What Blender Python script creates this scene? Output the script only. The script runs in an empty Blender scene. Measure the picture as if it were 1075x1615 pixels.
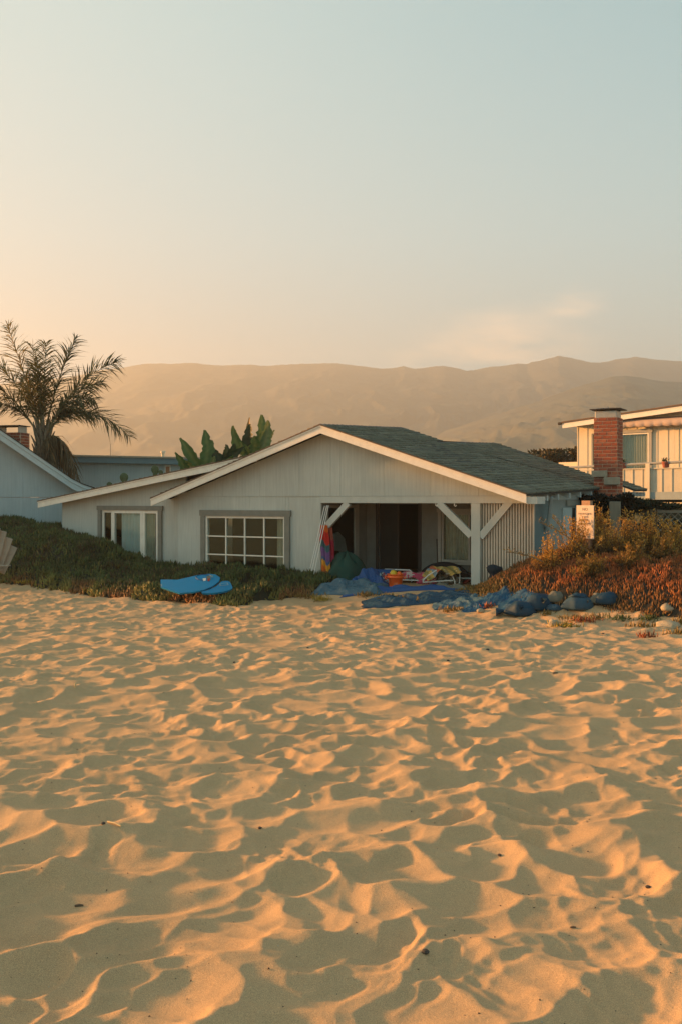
import bpy, bmesh, math, random
import numpy as np
from mathutils import Vector, Matrix, Quaternion
R = math.radians
rnd = random.Random(7)
sc = bpy.context.scene
COL = sc.collection

# ------------------------------------------------------------ camera
EYE = 2.08
F = 1500.0
cam_d = bpy.data.cameras.new('camera')
cam_d.sensor_fit = 'VERTICAL'; cam_d.sensor_height = 36.0
cam_d.lens = F / 1615 * 36
cam_d.shift_y = -19.5 / 1615
cam_d.clip_start = 0.05; cam_d.clip_end = 20000
cam = bpy.data.objects.new('camera', cam_d); COL.objects.link(cam)
cam.location = (0, 0, EYE); cam.rotation_euler = (R(90), 0, 0)
sc.camera = cam

# ------------------------------------------------------------ light
SUN_AZ = R(160); SUN_EL = R(8.6)
SV = Vector((math.cos(SUN_AZ) * math.cos(SUN_EL), math.sin(SUN_AZ) * math.cos(SUN_EL), math.sin(SUN_EL)))
sun_d = bpy.data.lights.new('sun', 'SUN'); sun_d.energy = 5.0; sun_d.angle = R(3.0); sun_d.color = (1.0, 0.45, 0.14)
sun = bpy.data.objects.new('sun', sun_d); COL.objects.link(sun)
sun.rotation_euler = SV.to_track_quat('Z', 'Y').to_euler()
world = bpy.data.worlds.new('World'); sc.world = world; world.use_nodes = True
EXPOSURE = 1.61
vs = sc.view_settings
vs.view_transform = 'Standard'; vs.look = 'None'; vs.gamma = 1.0; vs.exposure = EXPOSURE; vs.use_curve_mapping = False

def world_nodes():
    nt = world.node_tree; N = nt.nodes; L = nt.links; N.clear()
    out = N.new('ShaderNodeOutputWorld'); bg = N.new('ShaderNodeBackground'); L.new(bg.outputs[0], out.inputs[0])
    bg.inputs[1].default_value = 0.1
    sky = N.new('ShaderNodeTexSky'); sky.sky_type = 'NISHITA'; sky.sun_disc = False
    sky.sun_elevation = SUN_EL; sky.sun_rotation = math.atan2(SV.x, SV.y) % (2 * math.pi)
    sky.dust_density = 3.0; sky.air_density = 1.0; sky.ozone_density = 1.0
    tc = N.new('ShaderNodeTexCoord')
    sep = N.new('ShaderNodeSeparateXYZ'); L.new(tc.outputs['Generated'], sep.inputs[0])
    def ramp(stops):
        r = N.new('ShaderNodeValToRGB'); L.new(sep.outputs[2], r.inputs[0])
        e = r.color_ramp.elements
        while len(e) < len(stops): e.new(0.5)
        for k, (p, c) in enumerate(stops): e[k].position = p; e[k].color = (*c, 1)
        return r
    # hazy evening sky: warm cream at the horizon, muted grey-teal above, warmer towards the sun
    away = ramp([(0.0, (.40, .48, .46)), (.12, (.38, .57, .58)), (.26, (.32, .54, .58)), (.45, (.21, .42, .47)), (1.0, (.14, .29, .36))])
    near = ramp([(0.0, (.36, .44, .44)), (.10, (.36, .50, .53)), (.26, (.38, .57, .60)), (.45, (.36, .56, .58)), (1.0, (.18, .32, .38))])
    dot = N.new('ShaderNodeVectorMath'); dot.operation = 'DOT_PRODUCT'; L.new(tc.outputs['Generated'], dot.inputs[0]); dot.inputs[1].default_value = SV
    mr = N.new('ShaderNodeMapRange'); mr.interpolation_type = 'SMOOTHSTEP'
    mr.inputs[1].default_value = -0.12; mr.inputs[2].default_value = 0.78; L.new(dot.outputs['Value'], mr.inputs[0])
    mx = N.new('ShaderNodeMixRGB'); L.new(mr.outputs[0], mx.inputs[0]); L.new(away.outputs[0], mx.inputs[1]); L.new(near.outputs[0], mx.inputs[2])
    # thin clouds low in the sky, right of centre
    mp = N.new('ShaderNodeMapping'); mp.inputs['Scale'].default_value = (3.0, 3.0, 13.0); L.new(tc.outputs['Generated'], mp.inputs[0])
    nz = N.new('ShaderNodeTexNoise'); nz.inputs['Scale'].default_value = 2.6; nz.inputs['Detail'].default_value = 7; nz.inputs['Roughness'].default_value = .6
    L.new(mp.outputs[0], nz.inputs[0])
    cr = N.new('ShaderNodeMapRange'); cr.inputs[1].default_value = .38; cr.inputs[2].default_value = .66; L.new(nz.outputs[0], cr.inputs[0])
    cm = None
    for (px, py, r0) in ((800, 548, .125), (895, 478, .05), (700, 572, .08)):
        d = Vector(((px - 537.5) / F, 1, (788 - py) / F)).normalized()
        ds = N.new('ShaderNodeVectorMath'); ds.operation = 'SUBTRACT'; L.new(tc.outputs['Generated'], ds.inputs[0]); ds.inputs[1].default_value = d
        sl = N.new('ShaderNodeVectorMath'); sl.operation = 'MULTIPLY'; L.new(ds.outputs[0], sl.inputs[0]); sl.inputs[1].default_value = (1, 1, 2.2)
        ln = N.new('ShaderNodeVectorMath'); ln.operation = 'LENGTH'; L.new(sl.outputs[0], ln.inputs[0])
        m1 = N.new('ShaderNodeMapRange'); m1.interpolation_type = 'SMOOTHSTEP'; m1.inputs[1].default_value = r0; m1.inputs[2].default_value = r0 * .15
        L.new(ln.outputs['Value'], m1.inputs[0])
        if cm is None: cm = m1.outputs[0]
        else:
            a = N.new('ShaderNodeMath'); a.operation = 'MAXIMUM'; L.new(cm, a.inputs[0]); L.new(m1.outputs[0], a.inputs[1]); cm = a.outputs[0]
    cf = N.new('ShaderNodeMath'); cf.operation = 'MULTIPLY'; L.new(cr.outputs[0], cf.inputs[0]); L.new(cm, cf.inputs[1])
    cf2 = N.new('ShaderNodeMath'); cf2.operation = 'MULTIPLY'; L.new(cf.outputs[0], cf2.inputs[0]); cf2.inputs[1].default_value = 1.0
    cl = N.new('ShaderNodeMixRGB'); L.new(cf2.outputs[0], cl.inputs[0]); L.new(mx.outputs[0], cl.inputs[1]); cl.inputs[2].default_value = (.98, .80, .62, 1)
    sc1 = N.new('ShaderNodeVectorMath'); sc1.operation = 'SCALE'; L.new(cl.outputs[0], sc1.inputs[0]); sc1.inputs['Scale'].default_value = 10.0 * SKY_K
    fin = N.new('ShaderNodeMixRGB'); fin.inputs[0].default_value = 0.12
    L.new(sc1.outputs[0], fin.inputs[1]); L.new(sky.outputs[0], fin.inputs[2])
    L.new(fin.outputs[0], bg.inputs[0])
SKY_K = 0.46
world_nodes()

# ------------------------------------------------------------ helpers
def W(px, py, Y):                       # photo pixel at depth Y -> world
    return Vector(((px - 537.5) / F * Y, Y, EYE - (py - 788) / F * Y))

class Frame:
    def __init__(s, ox, oy, deg):
        s.o = Vector((ox, oy, 0)); s.a = R(deg)
        s.u = Vector((math.cos(s.a), -math.sin(s.a), 0)); s.v = Vector((math.sin(s.a), math.cos(s.a), 0))
    def on(s, px, py, d=0):             # plane at depth d -> (along, height)
        k = (px - 537.5) / F; b = s.o + s.v * d
        t = (k * b.y - b.x) / (s.u.x - k * s.u.y)
        Y = b.y + t * s.u.y
        return t, EYE - (py - 788) / F * Y
    def side(s, px, py, l):             # plane at along l -> (depth, height)
        k = (px - 537.5) / F; b = s.o + s.u * l
        t = (k * b.y - b.x) / (s.v.x - k * s.v.y)
        Y = b.y + t * s.v.y
        return t, EYE - (py - 788) / F * Y
    def pt(s, l, d, z=0): 
        p = s.o + s.u * l + s.v * d; return Vector((p.x, p.y, z))
    def loc(s, x, y):
        dx = x - s.o.x; dy = y - s.o.y
        return dx * s.u.x + dy * s.u.y, dx * s.v.x + dy * s.v.y

def tag(o, label=None, cat=None, group=None, kind=None):
    if label: o['label'] = label
    if cat: o['category'] = cat
    if group: o['group'] = group
    if kind: o['kind'] = kind
    return o
def empty(name, loc=(0, 0, 0), rz=0.0, label=None, cat=None, group=None):
    o = bpy.data.objects.new(name, None); COL.objects.link(o); o.location = loc; o.rotation_euler = (0, 0, rz)
    o.empty_display_size = .2
    return tag(o, label, cat, group)
def link(name, me, parent=None, m=None, loc=None, rot=None, scale=None):
    o = bpy.data.objects.new(name, me); COL.objects.link(o)
    if m is not None and not me.materials: me.materials.append(m)
    if parent: o.parent = parent
    if loc is not None: o.location = loc
    if rot is not None: o.rotation_euler = rot
    if scale is not None: o.scale = scale
    return o
def copy_tree(o, parent=None):
    c = o.copy(); COL.objects.link(c); c.parent = parent
    for ch in list(o.children): copy_tree(ch, c)
    return c

class MB:
    def __init__(s): s.v = []; s.f = []; s.mi = []
    def add(s, vs, fs, mi=0):
        n = len(s.v); s.v += [tuple(v) for v in vs]; s.f += [tuple(i + n for i in f) for f in fs]; s.mi += [mi] * len(fs); return s
    def box(s, x0, x1, y0, y1, z0, z1, mi=0):
        return s.add([(x0,y0,z0),(x1,y0,z0),(x1,y1,z0),(x0,y1,z0),(x0,y0,z1),(x1,y0,z1),(x1,y1,z1),(x0,y1,z1)],
                     [(0,3,2,1),(4,5,6,7),(0,1,5,4),(1,2,6,5),(2,3,7,6),(3,0,4,7)], mi)
    def hexa(s, b, t, mi=0):            # two matching quads
        return s.add(list(b) + list(t), [(3,2,1,0),(4,5,6,7),(0,1,5,4),(1,2,6,5),(2,3,7,6),(3,0,4,7)], mi)
    def prism(s, poly, y0, y1, mi=0):   # poly in (x,z), counter-clockwise seen from -y
        n = len(poly)
        vs = [(x, y0, z) for x, z in poly] + [(x, y1, z) for x, z in poly]
        fs = [tuple(range(n)), tuple(range(2*n-1, n-1, -1))] + [((i+1) % n, i, i+n, (i+1) % n + n) for i in range(n)]
        return s.add(vs, fs, mi)
    def beam(s, a, b, w, h, up=(0, 0, 1), mi=0):
        a = Vector(a); b = Vector(b); d = (b - a).normalized(); x = d.cross(Vector(up)).normalized(); y = x.cross(d)
        q = [-x*w/2 - y*h/2, x*w/2 - y*h/2, x*w/2 + y*h/2, -x*w/2 + y*h/2]
        return s.hexa([a + c for c in q], [b + c for c in q], mi)
    def tube(s, pts, r, n=8, mi=0, closed=False):
        pts = [Vector(p) for p in pts]; m = len(pts); rs = r if isinstance(r, (list, tuple)) else [r] * m
        vs = []; up = None
        for i, p in enumerate(pts):
            d = (pts[min(i+1, m-1)] - pts[max(i-1, 0)]).normalized()
            if up is None: up = Vector((0, 0, 1)) if abs(d.z) < .9 else Vector((1, 0, 0))
            x = d.cross(up).normalized(); up = x.cross(d).normalized()
            for k in range(n):
                a = 2 * math.pi * k / n; vs.append(p + (x * math.cos(a) + up * math.sin(a)) * rs[i])
        fs = [(i*n+k, i*n+(k+1) % n, (i+1)*n+(k+1) % n, (i+1)*n+k) for i in range(m-1) for k in range(n)]
        fs += [tuple(range(n-1, -1, -1)), tuple((m-1)*n+k for k in range(n))]
        return s.add(vs, fs, mi)
    def lathe(s, prof, n=24, c=(0, 0, 0), mi=0):   # (r,z) profile
        vs = []; m = len(prof)
        for r, z in prof:
            for k in range(n):
                a = 2 * math.pi * k / n; vs.append((c[0] + r*math.cos(a), c[1] + r*math.sin(a), c[2] + z))
        fs = [(i*n+k, i*n+(k+1) % n, (i+1)*n+(k+1) % n, (i+1)*n+k) for i in range(m-1) for k in range(n)]
        return s.add(vs, fs, mi)
    def mesh(s, name, mats=None, smooth=False, bevel=0):
        me = bpy.data.meshes.new(name); me.from_pydata(s.v, [], s.f)
        if mats is not None:
            for m in (mats if isinstance(mats, (list, tuple)) else [mats]): me.materials.append(m)
        bm = bmesh.new(); bm.from_mesh(me)
        for f, mi in zip(bm.faces, s.mi): f.material_index = mi
        bmesh.ops.recalc_face_normals(bm, faces=bm.faces)
        if bevel: bmesh.ops.bevel(bm, geom=bm.edges[:], offset=bevel, segments=1, affect='EDGES', clamp_overlap=True)
        for f in bm.faces: f.smooth = smooth
        bm.to_mesh(me); bm.free(); me.update(); return me
    def build(s, name, mats, parent=None, smooth=False, bevel=0, **k):
        return link(name, s.mesh(name, mats, smooth, bevel), parent, **k)

def np_mesh(name, V, Q=None, T=None, col=None, mats=None, smooth=False):
    V = np.asarray(V, np.float32); me = bpy.data.meshes.new(name)
    nq = 0 if Q is None else len(Q); nt_ = 0 if T is None else len(T)
    me.vertices.add(len(V)); me.vertices.foreach_set('co', V.ravel())
    idx = []; tot = []
    if nq: idx.append(np.asarray(Q, np.int32).ravel()); tot.append(np.full(nq, 4, np.int32))
    if nt_: idx.append(np.asarray(T, np.int32).ravel()); tot.append(np.full(nt_, 3, np.int32))
    idx = np.concatenate(idx); tot = np.concatenate(tot)
    me.loops.add(len(idx)); me.loops.foreach_set('vertex_index', idx)
    me.polygons.add(len(tot)); me.polygons.foreach_set('loop_start', np.concatenate([[0], np.cumsum(tot)[:-1]]).astype(np.int32))
    me.polygons.foreach_set('loop_total', tot)
    if smooth: me.polygons.foreach_set('use_smooth', np.ones(len(tot), bool))
    me.update(calc_edges=True)
    if col is not None:
        ca = me.color_attributes.new('Col', 'FLOAT_COLOR', 'POINT')
        c4 = np.ones((len(V), 4), np.float32); c4[:, :3] = col; ca.data.foreach_set('color', c4.ravel())
    if mats is not None:
        for m in (mats if isinstance(mats, (list, tuple)) else [mats]): me.materials.append(m)
    return me

# ---- vectorised noise
def hsh(ix, iy, seed):
    n = (ix.astype(np.int64) * 374761393 + iy.astype(np.int64) * 668265263 + seed * 1274126177) & 0xffffffff
    n = ((n ^ (n >> 13)) * 1274126177) & 0xffffffff
    n = n ^ (n >> 16)
    return (n & 0xffffff) / float(0xffffff)
def vnoise(x, y, seed=0):
    ix = np.floor(x); iy = np.floor(y); fx = x - ix; fy = y - iy
    fx = fx*fx*fx*(fx*(fx*6-15)+10); fy = fy*fy*fy*(fy*(fy*6-15)+10)
    a = hsh(ix, iy, seed); b = hsh(ix+1, iy, seed); c = hsh(ix, iy+1, seed); d = hsh(ix+1, iy+1, seed)
    return (a*(1-fx)+b*fx)*(1-fy)+(c*(1-fx)+d*fx)*fy
def fbm(x, y, seed=0, o=4, g=.5):
    s = 0; a = 1; t = 0
    for k in range(o): s = s + a*vnoise(x*2**k + 17.3*k, y*2**k - 9.1*k, seed+k); t += a; a *= g
    return s/t*2-1
def worley(x, y, seed=0, jit=.9):
    ix = np.floor(x); iy = np.floor(y); F1 = np.full(x.shape, 9.); F2 = np.full(x.shape, 9.); ID = np.zeros(x.shape)
    for dx in (-1, 0, 1):
        for dy in (-1, 0, 1):
            cx = ix+dx; cy = iy+dy
            px = cx + .5 + (hsh(cx, cy, seed)-.5)*jit; py = cy + .5 + (hsh(cx, cy, seed+5)-.5)*jit
            d = np.hypot(px-x, py-y); h = hsh(cx, cy, seed+9)
            m = d < F1
            F2 = np.where(m, F1, np.minimum(F2, d)); ID = np.where(m, h, ID); F1 = np.where(m, d, F1)
    return F1, F2, ID
def sstep(a, b, x):
    t = np.clip((x-a)/(b-a), 0, 1); return t*t*(3-2*t)

# ---- materials
def newmat(name):
    m = bpy.data.materials.new(name); m.use_nodes = True; nt = m.node_tree
    return m, nt, nt.nodes, nt.links, nt.nodes['Principled BSDF']
def mat(name, c, rough=.7, var=.15, scale=3.0, bump=.0, bscale=60.0, spec=.3, metal=0.0, wear=None, stretch=(1, 1, 1), attr=False, sheen=0):
    m, nt, N, L, b = newmat(name)
    b.inputs['Roughness'].default_value = rough; b.inputs['Specular IOR Level'].default_value = spec; b.inputs['Metallic'].default_value = metal
    tc = N.new('ShaderNodeTexCoord'); mp = N.new('ShaderNodeMapping'); mp.inputs['Scale'].default_value = stretch
    L.new(tc.outputs['Object'], mp.inputs[0])
    nz = N.new('ShaderNodeTexNoise'); nz.inputs['Scale'].default_value = scale; nz.inputs['Detail'].default_value = 6; nz.inputs['Roughness'].default_value = .65
    L.new(mp.outputs[0], nz.inputs[0])
    mr = N.new('ShaderNodeMapRange'); mr.inputs[1].default_value = .3; mr.inputs[2].default_value = .7; mr.inputs[3].default_value = 1-var; mr.inputs[4].default_value = 1+var
    L.new(nz.outputs[0], mr.inputs[0])
    mu = N.new('ShaderNodeVectorMath'); mu.operation = 'SCALE'; L.new(mr.outputs[0], mu.inputs['Scale'])
    if attr:
        at = N.new('ShaderNodeAttribute'); at.attribute_name = 'Col'; L.new(at.outputs['Color'], mu.inputs[0])
    else: mu.inputs[0].default_value = c
    last = mu.outputs[0]
    if wear:
        wc, ws, wa = wear
        n2 = N.new('ShaderNodeTexNoise'); n2.inputs['Scale'].default_value = ws; n2.inputs['Detail'].default_value = 8; n2.inputs['Roughness'].default_value = .7
        L.new(mp.outputs[0], n2.inputs[0])
        m2 = N.new('ShaderNodeMapRange'); m2.inputs[1].default_value = .56; m2.inputs[2].default_value = .72; m2.inputs[4].default_value = wa
        L.new(n2.outputs[0], m2.inputs[0])
        mx = N.new('ShaderNodeMixRGB'); L.new(m2.outputs[0], mx.inputs[0]); L.new(last, mx.inputs[1]); mx.inputs[2].default_value = (*wc, 1); last = mx.outputs[0]
    L.new(last, b.inputs['Base Color'])
    if bump:
        n3 = N.new('ShaderNodeTexNoise'); n3.inputs['Scale'].default_value = bscale; n3.inputs['Detail'].default_value = 5; L.new(mp.outputs[0], n3.inputs[0])
        bp = N.new('ShaderNodeBump'); bp.inputs['Strength'].default_value = bump; bp.inputs['Distance'].default_value = .01
        L.new(n3.outputs[0], bp.inputs['Height']); L.new(bp.outputs[0], b.inputs['Normal'])
    if sheen: b.inputs['Sheen Weight'].default_value = sheen
    return m
def leafmat(name, rough=.6, trans=.25):
    m, nt, N, L, b = newmat(name)
    at = N.new('ShaderNodeAttribute'); at.attribute_name = 'Col'
    L.new(at.outputs['Color'], b.inputs['Base Color']); b.inputs['Roughness'].default_value = rough; b.inputs['Specular IOR Level'].default_value = .25
    if trans:
        tr = N.new('ShaderNodeBsdfTranslucent'); L.new(at.outputs['Color'], tr.inputs[0]); mx = N.new('ShaderNodeMixShader'); mx.inputs[0].default_value = trans
        L.new(b.outputs[0], mx.inputs[1]); L.new(tr.outputs[0], mx.inputs[2]); L.new(mx.outputs[0], N['Material Output'].inputs[0])
    return m
def sidingmat(name, c, pitch=.1, var=.07, groove=.012, dark=.62):
    m, nt, N, L, b = newmat(name); b.inputs['Roughness'].default_value = .75; b.inputs['Specular IOR Level'].default_value = .25
    tc = N.new('ShaderNodeTexCoord'); sp = N.new('ShaderNodeSeparateXYZ'); L.new(tc.outputs['Object'], sp.inputs[0])
    a = N.new('ShaderNodeMath'); a.operation = 'PINGPONG'; a.inputs[1].default_value = pitch/2; L.new(sp.outputs[0], a.inputs[0])
    g = N.new('ShaderNodeMapRange'); g.inputs[1].default_value = 0; g.inputs[2].default_value = groove; L.new(a.outputs[0], g.inputs[0])
    mp = N.new('ShaderNodeMapping'); mp.inputs['Scale'].default_value = (9, 9, .6); L.new(tc.outputs['Object'], mp.inputs[0])
    nz = N.new('ShaderNodeTexNoise'); nz.inputs['Scale'].default_value = 2.2; nz.inputs['Detail'].default_value = 7; L.new(mp.outputs[0], nz.inputs[0])
    mr = N.new('ShaderNodeMapRange'); mr.inputs[1].default_value = .3; mr.inputs[2].default_value = .7; mr.inputs[3].default_value = 1-var; mr.inputs[4].default_value = 1+var; L.new(nz.outputs[0], mr.inputs[0])
    n2 = N.new('ShaderNodeTexNoise'); n2.inputs['Scale'].default_value = .9; n2.inputs['Detail'].default_value = 8; L.new(tc.outputs['Object'], n2.inputs[0])
    m2 = N.new('ShaderNodeMapRange'); m2.inputs[1].default_value = .3; m2.inputs[2].default_value = .7; m2.inputs[3].default_value = .9; m2.inputs[4].default_value = 1.08; L.new(n2.outputs[0], m2.inputs[0])
    g2 = N.new('ShaderNodeMapRange'); g2.inputs[3].default_value = dark; g2.inputs[4].default_value = 1; L.new(g.outputs[0], g2.inputs[0])
    k1 = N.new('ShaderNodeMath'); k1.operation = 'MULTIPLY'; L.new(mr.outputs[0], k1.inputs[0]); L.new(m2.outputs[0], k1.inputs[1])
    k2 = N.new('ShaderNodeMath'); k2.operation = 'MULTIPLY'; L.new(k1.outputs[0], k2.inputs[0]); L.new(g2.outputs[0], k2.inputs[1])
    mu = N.new('ShaderNodeVectorMath'); mu.operation = 'SCALE'; mu.inputs[0].default_value = c; L.new(k2.outputs[0], mu.inputs['Scale'])
    zs = N.new('ShaderNodeMapRange'); zs.inputs[1].default_value = .75; zs.inputs[2].default_value = -.1; zs.inputs[4].default_value = .8; L.new(sp.outputs[2], zs.inputs[0])
    n5 = N.new('ShaderNodeTexNoise'); n5.inputs['Scale'].default_value = 3.5; n5.inputs['Detail'].default_value = 8; n5.inputs['Roughness'].default_value = .75; L.new(tc.outputs['Object'], n5.inputs[0])
    q5 = N.new('ShaderNodeMapRange'); q5.inputs[1].default_value = .62; q5.inputs[2].default_value = .78; q5.inputs[4].default_value = .35; L.new(n5.outputs[0], q5.inputs[0])
    q6 = N.new('ShaderNodeMath'); q6.operation = 'MULTIPLY_ADD'; L.new(zs.outputs[0], q6.inputs[0]); L.new(n5.outputs[0], q6.inputs[1]); L.new(q5.outputs[0], q6.inputs[2])
    dm = N.new('ShaderNodeMixRGB'); L.new(q6.outputs[0], dm.inputs[0]); L.new(mu.outputs[0], dm.inputs[1]); dm.inputs[2].default_value = (.30, .255, .18, 1); L.new(dm.outputs[0], b.inputs['Base Color'])
    bp = N.new('ShaderNodeBump'); bp.inputs['Strength'].default_value = .35; bp.inputs['Distance'].default_value = .003; L.new(g.outputs[0], bp.inputs['Height'])
    n3 = N.new('ShaderNodeTexNoise'); n3.inputs['Scale'].default_value = 8; L.new(mp.outputs[0], n3.inputs[0])
    b2 = N.new('ShaderNodeBump'); b2.inputs['Strength'].default_value = .35; b2.inputs['Distance'].default_value = .004; L.new(n3.outputs[0], b2.inputs['Height']); L.new(bp.outputs[0], b2.inputs['Normal'])
    L.new(b2.outputs[0], b.inputs['Normal']); return m
def glassmat(name, tint=(.8, .85, .85), refl=1.0):
    m, nt, N, L, b = newmat(name)
    tr = N.new('ShaderNodeBsdfTransparent'); tr.inputs[0].default_value = (*tint, 1)
    gl = N.new('ShaderNodeBsdfGlossy'); gl.inputs['Roughness'].default_value = .03; gl.inputs[0].default_value = (refl*.5, refl*.75, refl*.75, 1)
    fr = N.new('ShaderNodeFresnel'); fr.inputs[0].default_value = 1.55
    tc = N.new('ShaderNodeTexCoord'); nz = N.new('ShaderNodeTexNoise'); nz.inputs['Scale'].default_value = 1.4; L.new(tc.outputs['Object'], nz.inputs[0])
    bp = N.new('ShaderNodeBump'); bp.inputs['Strength'].default_value = .25; bp.inputs['Distance'].default_value = .02; L.new(nz.outputs[0], bp.inputs['Height']); L.new(bp.outputs[0], gl.inputs['Normal'])
    mx = N.new('ShaderNodeMixShader'); mr = N.new('ShaderNodeMapRange'); mr.inputs[3].default_value = .05; mr.inputs[4].default_value = 1.0
    ge = N.new('ShaderNodeNewGeometry'); iv = N.new('ShaderNodeMath'); iv.operation = 'SUBTRACT'; iv.inputs[0].default_value = 1; L.new(ge.outputs['Backfacing'], iv.inputs[1])
    ml = N.new('ShaderNodeMath'); ml.operation = 'MULTIPLY'; L.new(fr.outputs[0], mr.inputs[0]); L.new(mr.outputs[0], ml.inputs[0]); L.new(iv.outputs[0], ml.inputs[1]); L.new(ml.outputs[0], mx.inputs[0]); L.new(tr.outputs[0], mx.inputs[1]); L.new(gl.outputs[0], mx.inputs[2])
    L.new(mx.outputs[0], N['Material Output'].inputs[0]); return m

M = {}
M['siding'] = sidingmat('painted siding', (.51, .53, .465), .1, .07, .009, .92)
M['siding_plain'] = mat('painted board', (.51, .53, .465), .7, .08, 4, .2, 40, stretch=(1, 1, .3))
M['siding_left'] = sidingmat('blue grey siding', (.42, .48, .47), .12, .06, .008, .9)
M['trim'] = mat('grey brown trim', (.22, .215, .175), .7, .12, 6, .2, 40)
M['white'] = mat('white painted board', (.84, .78, .65), .55, .07, 5, .15, 50, wear=((.45, .40, .30), 6, .35))  # white warmed to cream, the sun's warmth put into the colour
M['white_shaded'] = mat('shaded white board', (.50, .56, .54), .6, .06, 5)  # the same white as in shade, blue grey put into its colour
M['edge'] = mat('brown drip edge', (.16, .10, .06), .8, .2, 8)
M['shingle'] = mat('grey asphalt shingle', (0, 0, 0), .95, .25, 30, .6, 180, attr=True)
M['roofdeck'] = mat('dark roof underlay', (.05, .05, .045), .95)
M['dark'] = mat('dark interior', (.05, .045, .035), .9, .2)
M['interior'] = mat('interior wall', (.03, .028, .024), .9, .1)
M['glass'] = glassmat('window glass')
M['screen'] = mat('dark insect screen', (.035, .035, .03), .6, .1)
M['curtain'] = mat('pale curtain', (.78, .78, .70), .9, .1, 3)
M['curtain_warm'] = mat('cream curtain', (.58, .50, .36), .9, .1, 3)
M['batten'] = mat('cream batten', (.62, .54, .42), .6, .08, 6)
M['groove'] = mat('screen backing', (.30, .25, .18), .8, .1)
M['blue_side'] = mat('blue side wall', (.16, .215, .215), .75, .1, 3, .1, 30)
M['brick'] = mat('red brick', (.33, .085, .04), .85, .22, 9, .5, 90, wear=((.42, .17, .10), 14, .5))
M['brick_dull'] = mat('burnt brick', (.25, .075, .045), .85, .22, 9, .5, 90)
M['brick_pale'] = mat('pale orange brick', (.40, .13, .065), .85, .22, 9, .5, 90)
M['mortar'] = mat('mortar', (.52, .34, .23), .9, .15, 20, .4, 90)
M['concrete'] = mat('old concrete', (.33, .29, .21), .9, .2, 8, .4, 60)
M['metal'] = mat('galvanised flue', (.45, .41, .34), .4, .1, 8, metal=.5)
M['rust'] = mat('dark rusty metal', (.055, .045, .035), .7, .25, 10)
M['cream'] = mat('cream painted board', (.72, .62, .44), .6, .05, 3, .1, 30)
M['cream_batten'] = mat('darker cream batten', (.68, .58, .41), .6, .05, 3)  # slightly darker cream than the wall boards
M['greytrim'] = mat('grey painted trim', (.36, .35, .30), .6, .08, 5)
M['wood'] = mat('weathered wood', (.21, .18, .13), .85, .25, 5, .4, 60, stretch=(1, 1, .15))
M['lattice'] = mat('weathered lattice', (.36, .33, .27), .85, .2, 6)
M['awning'] = mat('pale pink awning fabric', (.55, .42, .34), .85, .08, 4)
M['terracotta'] = mat('terracotta', (.33, .10, .06), .8, .15, 8)
M['leaf'] = leafmat('leaf', .5, .3)
M['succ'] = leafmat('succulent leaf', .5, .12)
M['bark'] = mat('palm bark', (.17, .13, .09), .9, .35, 6, .7, 30)
M['twig'] = mat('dry twig', (.13, .095, .06), .9, .25, 12)
M['whitetube'] = mat('white enamel tube', (.78, .77, .70), .35, .04)
M['rock'] = mat('pale sandstone', (.38, .31, .20), .9, .2, 6, .6, 30)
M['black'] = mat('black fabric', (.012, .013, .015), .7, .2, 8)
M['orange'] = mat('orange plastic', (.92, .15, .025), .35, .06, 4)
M['yellow'] = mat('yellow plastic', (.62, .43, .03), .4, .08, 4)
M['green'] = mat('bright green plastic', (.06, .55, .22), .4, .05)
# ------------------------------------------------------------ frames
H = Frame(3.10, 22.0, 30)               # beach house, origin at the foot of the porch post
# ------------------------------------------------------------ terrain
LM = [(-90, 828), (-40, 838), (0, 845), (60, 851), (100, 858), (140, 873), (170, 892), (200, 905), (250, 913), (330, 917), (372, 920), (400, 926), (440, 936), (480, 948)]
lm_s, lm_z = zip(*[H.on(px, py, -1.0) for px, py in LM])
lm_s = np.array(lm_s); lm_z = np.array(lm_z)
RM = [(735, 940), (765, 930), (800, 912), (850, 899), (900, 896), (1075, 896)]
rm_s, rm_z = zip(*[H.on(px, py, -.75) for px, py in RM]); rm_s = np.array(rm_s); rm_z = np.array(rm_z)
def base_z(x, y):
    x = np.asarray(x, float); y = np.asarray(y, float)
    l, d = H.loc(x, y)
    beach = np.interp(y, [-30, 0, 6, 12, 17, 20, 40], [.3, .25, .20, .02, -.22, -.33, -.33])
    t = sstep(-2.3, -.35, d)
    z = beach*(1-t)
    hl = np.interp(l, lm_s, np.maximum(lm_z, 0)) * (l < lm_s[-1])
    hl = np.where(l < lm_s[0], lm_z[0], hl)
    wob = .25*vnoise(l*.7, d*0+3, 3)
    z = z + hl*sstep(-2.9-wob, -1.0, d)*(1-sstep(6, 9, d)) - .0
    hr = np.interp(l, rm_s, np.maximum(rm_z, 0)) * (l > rm_s[0])
    z = z + hr*sstep(-2.5-wob*.6, -.85, d)*(1-sstep(6, 9, d))*(l > -.6)
    return z
def sand_amp(x, y):
    l, d = H.loc(x, y)
    return 1-.9*sstep(-2.6, -1.4, d)
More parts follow.
